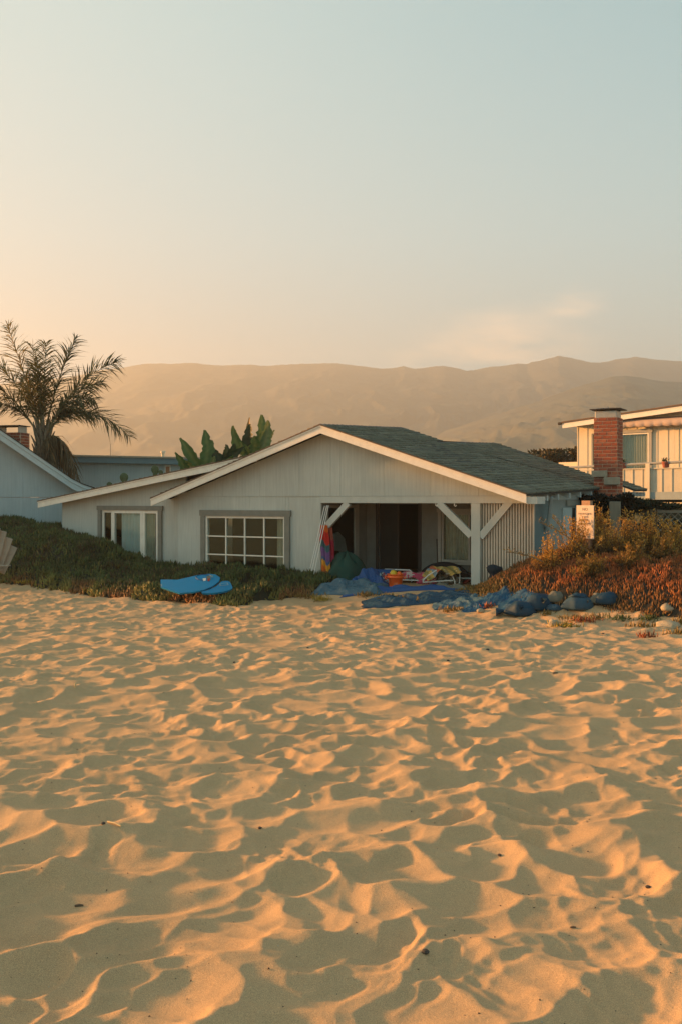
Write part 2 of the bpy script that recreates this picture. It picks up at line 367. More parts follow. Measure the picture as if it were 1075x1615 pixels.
def sand_z(x, y):
    z = base_z(x, y); a = sand_amp(x, y)
    wx = x + .17*fbm(x*1.5, y*1.5, 11, 2) + .04*fbm(x*5, y*5, 31, 2); wy = y + .17*fbm(x*1.5+40, y*1.5, 12, 2) + .04*fbm(x*5+9, y*5, 33, 2)
    def bowls(sc, seed, p, st=0, q=.5):
        c, s_ = math.cos(q), math.sin(q)
        X = (wx*c + wy*s_)*(1+st); Y = -wx*s_ + wy*c
        f1, f2, idd = worley(X/sc, Y/sc, seed, .95)
        e = f2-f1; sm = .5*(f1+f2-np.sqrt(e*e+.0012))     # rounded crest line
        return np.clip(sm/.62, 0, 1.25)**p
    mA = .55+.6*vnoise(x*1.4+3, y*1.4, 41); mB = sstep(.10, .7, vnoise(x*1.1+9, y*1.1+2, 42)); mC = sstep(.35, .75, vnoise(x*1.6, y*1.6+5, 43))
    h = .056*bowls(.34, 21, 1.75, -.2, .2)*mA + .026*bowls(.19, 47, 1.7, -.2, .5)*mB + .010*bowls(.10, 71, 1.5, .0, .2)*mC
    h = h + .020*fbm(x*1.1, y*1.1, 51, 2, .4) + .007*fbm(x*3, y*5.2, 61, 4, .5) + .0014*fbm(x*14, y*14, 64, 3)
    # thin wind ripples lying across
    rp = np.sin((x*.35 + y*1.0 + .25*fbm(x*1.2, y*1.2, 8, 3))*28)
    h = h + .0012*rp*sstep(0, .5, fbm(x*.7+3, y*.7, 99, 2))
    far = np.interp(y, [3, 10, 24], [1.0, .95, .85])
    return z + (h-.04)*a*far

def build_sand():
    nr, nc = 800, 800
    y = 1.6*(31/1.6)**(np.linspace(0, 1, nr))
    t = np.linspace(-1, 1, nc)
    Y = np.repeat(y[:, None], nc, 1); X = t[None, :]*(.47*Y+1.4)
    Z = sand_z(X, Y)
    V = np.stack([X, Y, Z], -1).reshape(-1, 3)
    i = np.arange((nr-1)*nc).reshape(nr-1, nc)[:, :-1].ravel()
    Q = np.stack([i, i+1, i+nc+1, i+nc], 1)
    m, nt, N, L, b = newmat('beach sand')
    b.inputs['Roughness'].default_value = .95; b.inputs['Specular IOR Level'].default_value = .15
    tc = N.new('ShaderNodeTexCoord')
    def noise(s, d=4, r=.6):
        n = N.new('ShaderNodeTexNoise'); n.inputs['Scale'].default_value = s; n.inputs['Detail'].default_value = d; n.inputs['Roughness'].default_value = r; L.new(tc.outputs['Object'], n.inputs[0]); return n.outputs[0]
    def rng(src, a, b_, c, d):
        n = N.new('ShaderNodeMapRange'); n.inputs[1].default_value = a; n.inputs[2].default_value = b_; n.inputs[3].default_value = c; n.inputs[4].default_value = d; L.new(src, n.inputs[0]); return n.outputs[0]
    k = N.new('ShaderNodeMath'); k.operation = 'MULTIPLY'; L.new(rng(noise(1.1, 6), .3, .7, .93, 1.06), k.inputs[0]); L.new(rng(noise(320, 2), .3, .7, .62, 1.36), k.inputs[1])
    k2 = N.new('ShaderNodeMath'); k2.operation = 'MULTIPLY'; L.new(k.outputs[0], k2.inputs[0]); L.new(rng(noise(95, 3, .8), .25, .35, .80, 1.0), k2.inputs[1])
    mu = N.new('ShaderNodeVectorMath'); mu.operation = 'SCALE'; mu.inputs[0].default_value = (.52, .34, .178); L.new(k2.outputs[0], mu.inputs['Scale'])
    L.new(mu.outputs[0], b.inputs['Base Color'])
    b1 = N.new('ShaderNodeBump'); b1.inputs['Strength'].default_value = .55; b1.inputs['Distance'].default_value = .004; L.new(noise(210, 3, .7), b1.inputs['Height'])
    b2 = N.new('ShaderNodeBump'); b2.inputs['Strength'].default_value = .38; b2.inputs['Distance'].default_value = .010; L.new(noise(48, 6, .7), b2.inputs['Height']); L.new(b1.outputs[0], b2.inputs['Normal'])
    L.new(b2.outputs[0], b.inputs['Normal'])
    M['sand'] = m
    tag(link('sand_beach', np_mesh('sand', V, Q=Q, mats=m, smooth=True)), kind='structure')
    # coarse ground all round, reaching the foot of the mountains
    a = np.concatenate([-np.geomspace(940, 42, 16), np.linspace(-40, 40, 81), np.geomspace(42, 1050, 16)])
    g = np.concatenate([-np.geomspace(250, 21, 12), np.linspace(-20, 60, 81), np.geomspace(62, 1700, 22)])
    X, Y = np.meshgrid(a, g); Z = base_z(X, Y)-.22
    V = np.stack([X, Y, Z], -1).reshape(-1, 3); nc = len(a); nr = len(g)
    i = np.arange((nr-1)*nc).reshape(nr-1, nc)[:, :-1].ravel(); Q = np.stack([i, i+1, i+nc+1, i+nc], 1)
    tag(link('ground', np_mesh('ground', V, Q=Q, mats=M['sand'], smooth=True)), kind='structure')
build_sand()
def gy(px, py, lo=4.0):
    Y = np.arange(lo, 34, .02); X = (px-537.5)/F*Y; Z = EYE-(py-788)/F*Y; k = np.nonzero(Z < base_z(X, Y))[0]
    return float(Y[k[0]]) if len(k) else 20.0
def gyo(px, py, off):
    Y = np.arange(10, 34, .02); X = (px-537.5)/F*Y; Z = EYE-(py-788)/F*Y; k = np.nonzero(Z < base_z(X, Y)+off)[0]
    return float(Y[k[0]])
def gz(x, y): return float(base_z(np.array([x]), np.array([y]))[0])
def sz(x, y): return float(sand_z(np.array([x]), np.array([y]))[0])

# ------------------------------------------------------------ mountains
def mountain(name, sil, R0, depth, r_front, label_col, seed, rough):
    th = np.linspace(-.375, .41, 420); px = np.tan(th)*F + 537.5
    py = np.interp(px, [a for a, b in sil], [b for a, b in sil])
    rr = np.concatenate([np.linspace(r_front, R0, 90), np.linspace(R0+20, R0+depth, 8)])
    TH, RR = np.meshgrid(th, rr); X = RR*np.sin(TH)/np.cos(TH); Y = RR  # straight rows of ridge
    t = np.clip((RR-r_front)/(R0-r_front), 0, 1)
    Hh = (788-py)/F*R0
    prof = np.where(RR <= R0, t**1.15, 1-(RR-R0)/depth*.6)
    u = X/rough
    warp = fbm(X/260, Y/260, seed+3, 3)*.8
    rid = 1-np.abs(fbm(u*1.0+warp, Y/(rough*2.6)+warp, seed, 5))
    rid2 = 1-np.abs(fbm(u*3.1+warp*2, Y/(rough*1.4), seed+9, 4))
    env = np.clip(t*3, 0, 1)*np.clip((1-t)*2.0+.01, 0, 1)
    Z = EYE + Hh[None, :]*prof + (rid-.82)*R0*.017*env + (rid2-.8)*R0*.009*env
    Z += np.where(t > .6, 1, 0)*fbm(X/45, Y/400, seed+20, 5)*R0*.0016
    Z = np.where(t <= 0.001, -1, Z)
    V = np.stack([X, Y, Z], -1).reshape(-1, 3); nc = len(th); nr = len(rr)
    i = np.arange((nr-1)*nc).reshape(nr-1, nc)[:, :-1].ravel(); Q = np.stack([i, i+1, i+nc+1, i+nc], 1)
    m = mat(name+' scrub', label_col, .95, .45, .02, 0); 
    tag(link(name, np_mesh(name, V, Q=Q, mats=m, smooth=False)), kind='structure')
mountain('mountain_range', [(-200, 640), (0, 606), (60, 600), (110, 596), (150, 586), (200, 579), (232, 574), (262, 572.5), (300, 573), (350, 576), (400, 576), (450, 576), (510, 572.5), (530, 573.5), (560, 577), (590, 580), (620, 581), (636, 578), (655, 581), (700, 578), (735, 584), (770, 580), (815, 573), (830, 575), (858, 566), (880, 561), (900, 565), (930, 571), (945, 571), (970, 567), (1000, 563), (1030, 566), (1075, 569), (1150, 572), (1300, 590)],
         2300, 60, 900, (.085, .078, .045), 5, 170)
mountain('foothills', [(-200, 760), (150, 755), (400, 752), (540, 742), (620, 715), (700, 680), (760, 661), (800, 648), (850, 632), (900, 612), (935, 602), (962, 594), (985, 592), (1010, 595), (1045, 602), (1075, 604), (1200, 590), (1400, 600)],
         1400, 120, 500, (.10, .09, .045), 15, 75)

# ------------------------------------------------------------ air
def haze():
    mb = MB(); mb.box(-960, 1120, -262, 2420, -6.0, 372)
    m = bpy.data.materials.new('haze air'); m.use_nodes = True; nt = m.node_tree; N = nt.nodes; N.clear()
    o = N.new('ShaderNodeOutputMaterial'); v = N.new('ShaderNodeVolumePrincipled')
    v.inputs['Color'].default_value = (.82, .87, .83, 1); v.inputs['Density'].default_value = HAZE; v.inputs['Anisotropy'].default_value = .27
    nt.links.new(v.outputs[0], o.inputs['Volume'])
    tag(mb.build('haze', m), 'evening haze filling the air between the beach and the mountains', kind='stuff')
HAZE = 0.00057
haze()

# ------------------------------------------------------------ building helpers (local frame: x along, y depth, z up)
def strips(par, name, s0, s1, top, bot, y0, y1, m, holes=(), w=1.22, knots=()):
    """siding sheets of width w between s0..s1; top is a function of s; holes are (a,b,z0,z1)"""
    cuts = {s0, s1} | {k for k in knots if s0 < k < s1}
    n = int((s1-s0)/w); cuts |= {s0+w*(i+1) for i in range(n) if s0+w*(i+1) < s1-.1}
    hs = []
    for a, b, z0, z1 in holes: cuts |= {a, b}
    cuts = sorted(cuts); g = .0025
    for a, b in zip(cuts[:-1], cuts[1:]):
        if b-a < .01: continue
        mid = (a+b)/2; segs = [(bot, None)]
        for ha, hb, z0, z1 in holes:
            if ha-1e-6 <= mid <= hb+1e-6:
                ns = []
                for q0, q1 in segs:
                    tq = 99 if q1 is None else q1
                    if z1 <= q0 or z0 >= tq: ns.append((q0, q1)); continue
                    if z0 > q0+.01: ns.append((q0, z0))
                    if z1 < tq: ns.append((z1, q1))
                segs = ns
        for q0, q1 in segs:
            ta, tb = (top(a), top(b)) if q1 is None else (q1, q1)
            if ta <= q0+.01 and tb <= q0+.01: continue
            ta = max(ta, q0+.001); tb = max(tb, q0+.001)
            MB().prism([(a+g, q0), (b-g, q0), (b-g, tb), (a+g, ta)], y0, y1).build(name, m, par)

def shingles(par, A, B, C, D, expo=.185, wid=.27, seed=1, lift=.028, base=(.170, .163, .118)):
    """courses of separate shingle tabs on quad: A,B = eave ends, C,D = ridge ends above B,A"""
    A, B, C, D = map(Vector, (A, B, C, D)); r = random.Random(seed); V = []; Qd = []; colr = []
    rows = int(((D-A).length+(C-B).length)/2/expo)
    nrm = (B-A).cross(D-A).normalized()
    if nrm.z < 0: nrm = -nrm
    for i in range(rows):
        t0 = i/rows; t1 = min(1, (i+1.35)/rows); 
        L0 = A.lerp(D, t0); L1 = B.lerp(C, t0); U0 = A.lerp(D, t1); U1 = B.lerp(C, t1)
        rowk = r.uniform(.86, 1.12); ln = (L1-L0).length; x = -r.random()*wid
        while x < ln:
            w = wid*r.uniform(.75, 1.25); a = max(0, x)/ln; b = min(ln, x+w-.008)/ln; x += w
            if b-a < .002: continue
            lf = lift*r.uniform(.8, 1.7); dz = r.uniform(-.006, .010)
            down = (L0-U0).normalized()*dz
            p = [L0.lerp(L1, a)+down, L0.lerp(L1, b)+down, U0.lerp(U1, b), U0.lerp(U1, a)]
            n = len(V)
            V += [p[0]+nrm*.002, p[1]+nrm*.002, p[0]+nrm*lf, p[1]+nrm*lf, p[2]+nrm*.004, p[3]+nrm*.004]
            Qd += [(n, n+1, n+3, n+2), (n+2, n+3, n+4, n+5), (n, n+2, n+5, n+5), (n+1, n+4, n+3, n+3)]
            k = r.uniform(.78, 1.15)*rowk*(1.15 if r.random() < .1 else 1); h = r.uniform(-.006, .012)
            colr += [(base[0]*k+h, base[1]*k+h*.5, base[2]*k-h*.4)]*6
    T = [q[:3] for q in Qd if q[2] == q[3]]; Qd = [q for q in Qd if q[2] != q[3]]
    o = link('shingles', np_mesh('shingles', [tuple(v) for v in V], Q=Qd, T=T, col=np.array(colr), mats=M['shingle']), par)
    tag(o, kind='stuff'); return o
def slab(par, name, A, B, C, D, th, m):
    A, B, C, D = map(Vector, (A, B, C, D)); n = (B-A).cross(D-A).normalized()
    if n.z < 0: n = -n
    return MB().hexa([p-n*th for p in (A, B, C, D)], [A, B, C, D]).build(name, m, par)
def pane_window(par, s0, s1, z0, z1, y, nx, ny, trim_w=.0, fr=.06, mu=.035, depth=.07, trim=True, tm='trim', fm='white', curt=None, gm='glass', name='window', sill=False):
    """window as a part with frame as its mesh; panes, muntins are sub-parts"""
    mb = MB()
    mb.box(s0, s0+fr, y-.03, y+depth, z0, z1).box(s1-fr, s1, y-.03, y+depth, z0, z1).box(s0+fr, s1-fr, y-.028, y+depth, z1-fr, z1).box(s0+fr, s1-fr, y-.028, y+depth, z0, z0+fr)
    w = mb.build(name, M[fm], par)
    a0, a1, b0, b1 = s0+fr, s1-fr, z0+fr, z1-fr
    dx = (a1-a0)/nx; dz = (b1-b0)/ny
    for i in range(nx):
        for j in range(ny):
            MB().box(a0+dx*i+.004, a0+dx*(i+1)-.004, y+.012, y+.018, b0+dz*j+.004, b0+dz*(j+1)-.004).build('pane', M[gm], w)
    for i in range(1, nx): MB().box(a0+dx*i-mu/2, a0+dx*i+mu/2, y-.018, y+.03, b0, b1).build('muntin', M[fm], w)
    for j in range(1, ny):
        for i in range(nx):
            MB().box(a0+dx*i+(mu/2 if i else 0), a0+dx*(i+1)-(mu/2 if i < nx-1 else 0), y-.015, y+.03, b0+dz*j-mu/2, b0+dz*j+mu/2).build('muntin', M[fm], w)
    if trim:
        t = trim_w; e = .018
        MB().box(s0-t, s0-.002, y-.05-e, y+.0, z0, z1).build('trim_board', M[tm], par)
        MB().box(s1+.002, s1+t, y-.05-e, y+.0, z0, z1).build('trim_board', M[tm], par)
        MB().box(s0-t-.03, s1+t+.03, y-.055-e, y+.0, z1+.002, z1+t+.01).build('trim_board', M[tm], par)
    if sill: MB().box(s0-.1, s1+.1, y-.12, y+.02, z0-.06, z0-.003).build('sill', M[fm], par)
    return w
def curtain(par, s0, s1, z0, z1, y, m, amp=.03, period=.11, seed=0, flare=0, gather=None):
    nx, nz = max(12, int((s1-s0)/.018)), 10; V = []; r = random.Random(seed); ph = r.random()*6
    for j in range(nz+1):
        t = j/nz
        for i in range(nx+1):
            u = i/nx; x = s0+(s1-s0)*u
            if gather: x = s0 + (x-s0)*(1-gather*math.sin(math.pi*min(1, t*1.3))*.5)
            V.append((x, y+amp*math.sin((s0+(s1-s0)*u)*2*math.pi/period+ph+.6*math.sin(u*9+t))*(1-.3*t), z0+(z1-z0)*t))
    Q = [(j*(nx+1)+i, j*(nx+1)+i+1, (j+1)*(nx+1)+i+1, (j+1)*(nx+1)+i) for j in range(nz) for i in range(nx)]
    return link('curtain', np_mesh('curtain', V, Q=Q, mats=m, smooth=True), par)
BRK = {}
def brick_mesh(mn, L_, h, d):
    k = (mn, round(L_, 3), round(h, 3), round(d, 3))
    if k not in BRK: BRK[k] = MB().box(-L_/2, L_/2, -d/2, d/2, -h/2, h/2).mesh('brick', M[mn], bevel=.004)
    return BRK[k]
def brick_box(par, w, d, z0, z1, bl, bh, j=.02, faces=('front', 'right', 'left'), seed=0, pale=.08):
    """a brick stack w x d (x,y), centred on 0,0 with mortar core and single bricks on its faces"""
    r = random.Random(seed); th = .05
    MB().box(-w/2+.012, w/2-.012, -d/2+.012, d/2-.012, z0, z1).build('mortar', M['mortar'], par)
    n = int(round((z1-z0)/bh))
    for i in range(n):
        zc = z0+(i+.5)*bh
        def lay(length, place, off):
            x = -length/2-(bl/2 if (i+off) % 2 else 0)
            while x < length/2-.02:
                a = max(x, -length/2); b = min(x+bl, length/2); x += bl
                if b-a < .04: continue
                mn = r.choices(['brick', 'brick_dull', 'brick_pale'], [.6, .25, .15])[0]
                L_ = b-a-j; Lq = bl-j if L_ > bl-j-.01 else round(L_/.02)*.02
                o = link('brick', brick_mesh(mn, Lq, bh-j, th), par)
                place(o, (a+b)/2, zc)
                o.rotation_euler.x += r.uniform(-.01, .01); o.scale = (L_/Lq, 1, r.uniform(.95, 1.02))
        if 'front' in faces: lay(w-.004, lambda o, c, z: (setattr(o, 'location', (c, -d/2+th/2-r.uniform(0, .006), z))), 0)
        if 'back' in faces: lay(w-.004, lambda o, c, z: (setattr(o, 'location', (c, d/2-th/2+r.uniform(0, .006), z))), 0)
        if 'right' in faces: lay(d-.11, lambda o, c, z: (setattr(o, 'location', (w/2-th/2+r.uniform(0, .006), c, z)), setattr(o, 'rotation_euler', (0, 0, R(90)))), 1)
        if 'left' in faces: lay(d-.11, lambda o, c, z: (setattr(o, 'location', (-w/2+th/2-r.uniform(0, .006), c, z)), setattr(o, 'rotation_euler', (0, 0, R(90)))), 1)

# ------------------------------------------------------------ the beach house
def beach_house():
    E = empty('beach_house', (H.o.x, H.o.y, 0), -H.a, 'low grey green gabled beach house with an open porch on the sand', 'house')
    RS, RZ = -3.88, 3.93          # ridge of the front gable (shingle top at 667 px)
    FD = -.5                       # plane of the rake boards
    Ls, Lz = H.on(238, 786, FD)    # left foot of the rake
    Rs, Rz = H.on(829, 779, FD)
    kl = (RZ-Lz)/(RS-Ls); kr = (RZ-Rz)/(Rs-RS)
    topf = lambda s: (RZ-kl*(RS-s) if s < RS else RZ-kr*(s-RS)) - .12
    zb = H.on(600, 793.4, 0)[1]; zseam = H.on(600, 782, 0)[1]
    s_op = H.on(506, 850, 0)[0]; s_cl = H.on(281, 850, 0)[0]
    # window hole
    wa, wz1 = H.on(325.5, 813.5, 0); wb = H.on(450.5, 813.5, 0)[0]; wz0 = H.on(450, 911.5, 0)[1]
    sd = M['siding']
    strips(E, 'siding_panel', s_cl, s_op, lambda s: zseam-.012, -.5, 0, .06, sd, [(wa, wb, wz0, wz1)])
    s_be = H.on(829, 782, 0)[0]
    strips(E, 'gable_panel', s_cl-.9, s_be, topf, zseam, -.006, .06, sd, knots=(RS,))
    MB().box(s_cl, s_be+.05, -.02, .05, zseam-.012, zseam-.002).build('flashing', M['siding_plain'], E)
    MB().box(s_op+.002, s_be+.06, -.012, .14, zb, zseam-.014).build('beam', M['siding_plain'], E)
    # rake boards, trim and drip edge
    def rake(sa, za, sb, zb_, y0, m='white', h=.21):
        MB().prism([(sa, za-h), (sb, zb_-h), (sb, zb_-.055), (sa, za-.055)], y0, y0+.035).build('rake_board', M[m], E)
        MB().prism([(sa, za-.0535), (sb, zb_-.0535), (sb, zb_-.012), (sa, za-.012)], y0-.018, y0+.035).build('rake_trim', M[m], E)
        MB().prism([(sa, za-.0115), (sb, zb_-.0115), (sb, zb_+.012), (sa, za+.012)], y0-.035, y0+.05).build('drip_edge', M['edge'], E)
    rake(Ls, Lz, RS, RZ, FD); rake(RS+.002, RZ, Rs, Rz, FD-.002)
    # soffit beam ends under the rake
    for (s, z) in ((Rs-.02, Rz-.16),): MB().box(s, s+.25, FD+.04, .1, z-.06, z+.1).build('beam_end', M['siding_plain'], E)
    # roofs
    sb = H.on(841.5, 850, .12)[0]
    ez = lambda d: Rz+.0306*(d+.5); rz_ = lambda d: RZ+.048*(d+.5)
    bd = 4.1; zr = lambda s, d: rz_(d)+(ez(d)-rz_(d))*(s-RS)/(Rs-RS)
    A, B, C, D = (Rs+.03, FD, ez(FD)), (Rs+.03, bd, ez(bd)), (RS, bd, rz_(bd)), (RS, FD, rz_(FD))
    slab(E, 'roof', A, B, C, D, .05, M['roofdeck']); shingles(E, A, B, C, D, seed=1)
    sm = -2.2
    A, B, C, D = (Rs+.03, bd, ez(bd)), (Rs+.03, 8.0, ez(8.0)), (sm, 6.0, zr(sm, 5)-.1), (sm, bd, zr(sm, bd))
    slab(E, 'roof', A, B, C, D, .05, M['roofdeck']); shingles(E, A, B, C, D, seed=2)
    lz = lambda s, d: Lz+.02*(d+.5)
    A, B, C, D = (Ls, FD, Lz), (Ls, bd, Lz+.15), (RS, bd, rz_(bd)), (RS, FD, RZ)
    slab(E, 'roof', A, B, C, D, .05, M['roofdeck']); shingles(E, A, B, C, D, seed=3)
    # rear gable standing a little higher
    A, B, C, D = (Rs+.02, 6.6, ez(6.6)+.012), (Rs+.02, 8.05, ez(8)+.03), (-2.12, 6.9, 3.80), (-2.45, 3.4, zr(-2.45, 3.4)+.03)
    slab(E, 'rear_roof', A, B, C, D, .05, M['roofdeck']); shingles(E, A, B, C, D, seed=4)
    MB().add([(-2.45, 3.4, 3.70), (-2.12, 6.9, 3.80), (-7, 6.9, 2.3), (-7, 3.4, 2.3)], [(0, 1, 2, 3)]).build('rear_roof', M['roofdeck'], E)
    # ridge caps
    r = random.Random(5)
    def caps(a, b, n):
        a = Vector(a); b = Vector(b)
        for i in range(n):
            p = a.lerp(b, i/n); q = a.lerp(b, (i+1.1)/n); w = .14; z = .016+r.uniform(0, .008)
            MB().add([p+Vector((-w, 0, -w*.34+z)), p+Vector((0, 0, z)), p+Vector((w, 0, -w*.34+z)), q+Vector((-w, 0, -w*.34+.004)), q+Vector((0, 0, .004)), q+Vector((w, 0, -w*.34+.004)),
                      p+Vector((-w, 0, -w*.34)), p+Vector((w, 0, -w*.34))], [(0, 1, 4, 3), (1, 2, 5, 4), (6, 7, 2, 1, 0)]).build('ridge_cap', M['ridgecap'], E)
    caps((RS, FD, RZ+.01), (RS, bd, rz_(bd)+.01), 22); caps((-2.45, 3.4, zr(-2.45, 3.4)+.03), (-2.12, 6.9, 3.805), 16)
    # far lean-to roof beyond the chimney
    A, B, C, D = (1.95, 7.4, 2.36), (1.95, 8.9, 2.38), (1.2, 8.9, 2.66), (1.2, 7.4, 2.64)
    slab(E, 'rear_roof', A, B, C, D, .05, M['roofdeck']); shingles(E, A, B, C, D, seed=6)
    for i in range(4): MB().box(1.4, 1.92, 7.5+i*.4, 7.55+i*.4, 2.18, 2.30).build('rafter_tail', M['white_shaded'], E)
    # rafter tails and fascia of the right eave
    for px in (861.5, 879, 897, 914, 931, 947, 962):
        d, z = H.side(px, 775, Rs-.02)
        MB().prism([(Rs-.75, ez(d)-.055+.24), (Rs-.75, ez(d)-.17+.24), (Rs-.01, ez(d)-.20), (Rs-.01, ez(d)-.055)], d, d+.06).build('rafter_tail', M['white_shaded'], E)
    MB().box(sb-.34, sb-.325, .2, 8.0, 2.08, 2.27).build('frieze_board', M['white_shaded'], E)
    # post, braces
    pa = H.on(742.3, 860, 0)[0]; pb = H.on(756.5, 860, 0)[0]
    MB().box(pa, pb, -.02, .15, -.35, zb-.002).build('post', M['siding_plain'], E, bevel=.006)
    def brace(p0, p1, y=.03, w=.16):
        a = H.on(*p0, y); b = H.on(*p1, y)
        d = Vector((b[0]-a[0], 0, b[1]-a[1])).normalized(); n = Vector((-d.z, 0, d.x))*w/2
        MB().prism([(a[0]-n.x, a[1]-n.z), (b[0]-n.x, b[1]-n.z), (b[0]+n.x, b[1]+n.z), (a[0]+n.x, a[1]+n.z)][::1], y-.035, y+.055).build('brace', M['siding_plain'], E)
    brace((742.5, 845), (691, 793)); brace((757, 847), (804, 790), .03); brace((516, 829), (549, 793))
    # small post stub under the left brace
    ws = M['siding_plain']
    # batten screen on the right bay
    sa = pb+.005; sb = H.on(841.5, 850, .12)[0]
    MB().box(sa, sb, .13, .16, -.35, zb-.004).build('screen_panel', M['groove'], E)
    nb = 19; r = random.Random(3)
    for i in range(nb):
        x = sa+.02+(sb-sa-.05)*i/(nb-1); MB().box(x-.0, x+.034, .085+r.uniform(0, .01), .129, -.35, zb-.006).build('batten', M['batten'], E)
    # side wall, near part darker blue with its shade put into the colour, with lintel, shutter and narrow window
    sw = sb-.36
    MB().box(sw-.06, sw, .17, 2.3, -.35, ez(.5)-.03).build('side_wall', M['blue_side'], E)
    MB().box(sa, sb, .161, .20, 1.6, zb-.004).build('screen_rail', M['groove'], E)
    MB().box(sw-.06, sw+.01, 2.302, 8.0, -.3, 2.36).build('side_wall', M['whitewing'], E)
    def onside(name, p0, p1, pr, m, par=E):
        a, z1 = H.side(*p0, sw+.03); b, z0 = H.side(*p1, sw+.03)
        return MB().box(sw+.012, sw+.012+pr, a, b, z0, z1).build(name, m, par)
    onside('lintel_board', (892, 789), (925, 797), .05, M['greytrim'])
    sh = onside('shutter', (886, 801), (900, 905), .04, M['white_shaded'])
    a, b = H.side(888, 801, sw+.03)[0], H.side(898, 801, sw+.03)[0]
    for k in range(4): MB().box(sw+.053, sw+.062, a, b, .2+k*.42, .54+k*.42).build('shutter_panel', M['white_shaded'], sh)
    onside('window', (901, 801), (906.5, 905), .015, M['screen']); onside('trim_board', (907, 800), (912, 905), .04, M['white_shaded'])
    MB().beam((sw+.05, 2.0, 1.35), (Rs-.08, 1.55, 2.14), .06, .08).build('brace', M['white_shaded'], E)
    w1 = sw
    # multi pane window left of the porch
    w = pane_window(E, wa, wb, wz0, wz1, 0, 4, 3, .15, .055, .032)
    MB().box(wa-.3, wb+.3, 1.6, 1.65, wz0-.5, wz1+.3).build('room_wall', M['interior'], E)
    curtain(E, wb-.35, wb-.02, wz0, wz1, .16, M['curtain_warm'], seed=9)
    # left wing
    wd = .35
    ws0 = H.on(98.5, 850, wd)[0]; ws1 = s_cl
    la, laz = H.on(60, 790.5, -.06); lb, lbz = H.on(352, 727.5, -.06); lk = (lbz-laz)/(lb-la)
    ltop = lambda s: laz+lk*(s-la)-.12
    va, vz1 = H.on(161.5, 804.5, wd); vb, vz0 = H.on(251, 892, wd)
    strips(E, 'siding_panel', ws0, ws1, ltop, -.3, wd, wd+.06, sd, [(va, vb, vz0, vz1)])
    MB().box(s_cl-.0, s_cl+.06, .062, wd+.05, -.4, zseam+.3).build('corner_board', M['siding_plain'], E)
    MB().box(ws0-.0, ws0+.05, wd+.062, 7.5, -.4, ltop(ws0)).build('side_wall', M['siding_plain'], E)
    e = -6.1
    MB().prism([(la, laz-.20), (e, laz+lk*(e-la)-.20), (e, laz+lk*(e-la)-.05), (la, laz-.05)], -.06, -.025).build('rake_board', M['white'], E)
    MB().prism([(la, laz-.0485), (e, laz+lk*(e-la)-.0485), (e, laz+lk*(e-la)-.012), (la, laz-.012)], -.078, -.02).build('rake_trim', M['white'], E)
    MB().prism([(la, laz-.0115), (e, laz+lk*(e-la)-.0115), (e, laz+lk*(e-la)+.014), (la, laz+.014)], -.095, -.0).build('drip_edge', M['edge'], E)
    A, B, C, D = (la, -.06, laz), (la, 7, laz), (e, 7, laz+lk*(e-la)), (e, -.06, laz+lk*(e-la))
    slab(E, 'wing_roof', A, B, C, D, .05, M['roofdeck']); shingles(E, A, B, C, D, seed=8)
    # sliding window: three lights, curtains
    q1 = H.on(178.5, 850, wd)[0]; q2 = H.on(226, 850, wd)[0]
    wv = pane_window(E, va, q1, vz0, vz1, wd+.03, 1, 1, 0, .07, trim=False, gm='screenglass')
    wv = pane_window(E, q1+.002, q2, vz0, vz1, wd-.005, 1, 1, 0, .085, trim=False)
    wv = pane_window(E, q2+.002, vb, vz0, vz1, wd+.0, 1, 1, 0, .085, trim=False)
    e2 = .13
    MB().box(va-.13, va-.004, wd-.06, wd, vz0, vz1).build('trim_board', M['trim'], E); MB().box(vb+.004, vb+.14, wd-.06, wd, vz0-.1, vz1).build('trim_board', M['trim'], E)
    MB().box(va-.16, vb+.17, wd-.066, wd, vz1+.002, vz1+.13).build('trim_board', M['trim'], E)
    c1 = H.on(190, 850, wd)[0]; c2 = H.on(220, 850, wd)[0]
    curtain(E, c1, c2, vz0, vz1-.05, wd+.055, M['curtain'], .022, .13, 2); curtain(E, q2+.06, q2+.42, vz0, vz1, wd+.06, M['curtain_warm'], .022, .1, 3)
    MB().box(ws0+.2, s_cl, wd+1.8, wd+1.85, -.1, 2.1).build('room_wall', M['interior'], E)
    # porch: side wall with a window, back wall with a dark doorway and a curtained window
    PD = 2.45
    sl = s_op-.02
    h0, hz1 = 0.35, 1.92
    dW, zW = H.side(562, 883, s_op); dI, _ = H.side(566, 883, s_op)
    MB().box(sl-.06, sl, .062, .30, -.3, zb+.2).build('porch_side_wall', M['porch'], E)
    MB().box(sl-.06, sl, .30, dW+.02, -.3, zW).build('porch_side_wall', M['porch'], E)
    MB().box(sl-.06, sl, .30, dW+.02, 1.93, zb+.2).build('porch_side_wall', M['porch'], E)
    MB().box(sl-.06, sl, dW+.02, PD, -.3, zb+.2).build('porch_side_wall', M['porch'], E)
    fr = MB().box(sl-.03, sl+.03, .302, .37, zW, 1.93).box(sl-.03, sl+.03, dW-.08, dW+.018, zW, 1.93).box(sl-.03, sl+.028, .37, dW-.08, zW, zW+.07).box(sl-.03, sl+.028, .37, dW-.08, 1.86, 1.93).build('window', M['porchtrim'], E)
    MB().box(sl-.012, sl-.006, .37, dW-.08, zW+.07, 1.86).build('pane', M['glass'], fr)
    MB().box(sl+.001, sl+.09, .2, dW+.12, zW-.07, zW-.002).build('sill', M['porchtrim'], E)
    MB().box(sl+.001, sl+.02, dW+.021, dW+.13, zW, 1.95).build('trim_board', M['porchtrim'], E)
    da, _ = H.on(597, 850, PD); db, _ = H.on(659, 850, PD); wa2, za2 = H.on(696, 808, PD); zz = H.on(700, 886, PD)[1]; wb2 = wa2+1.55
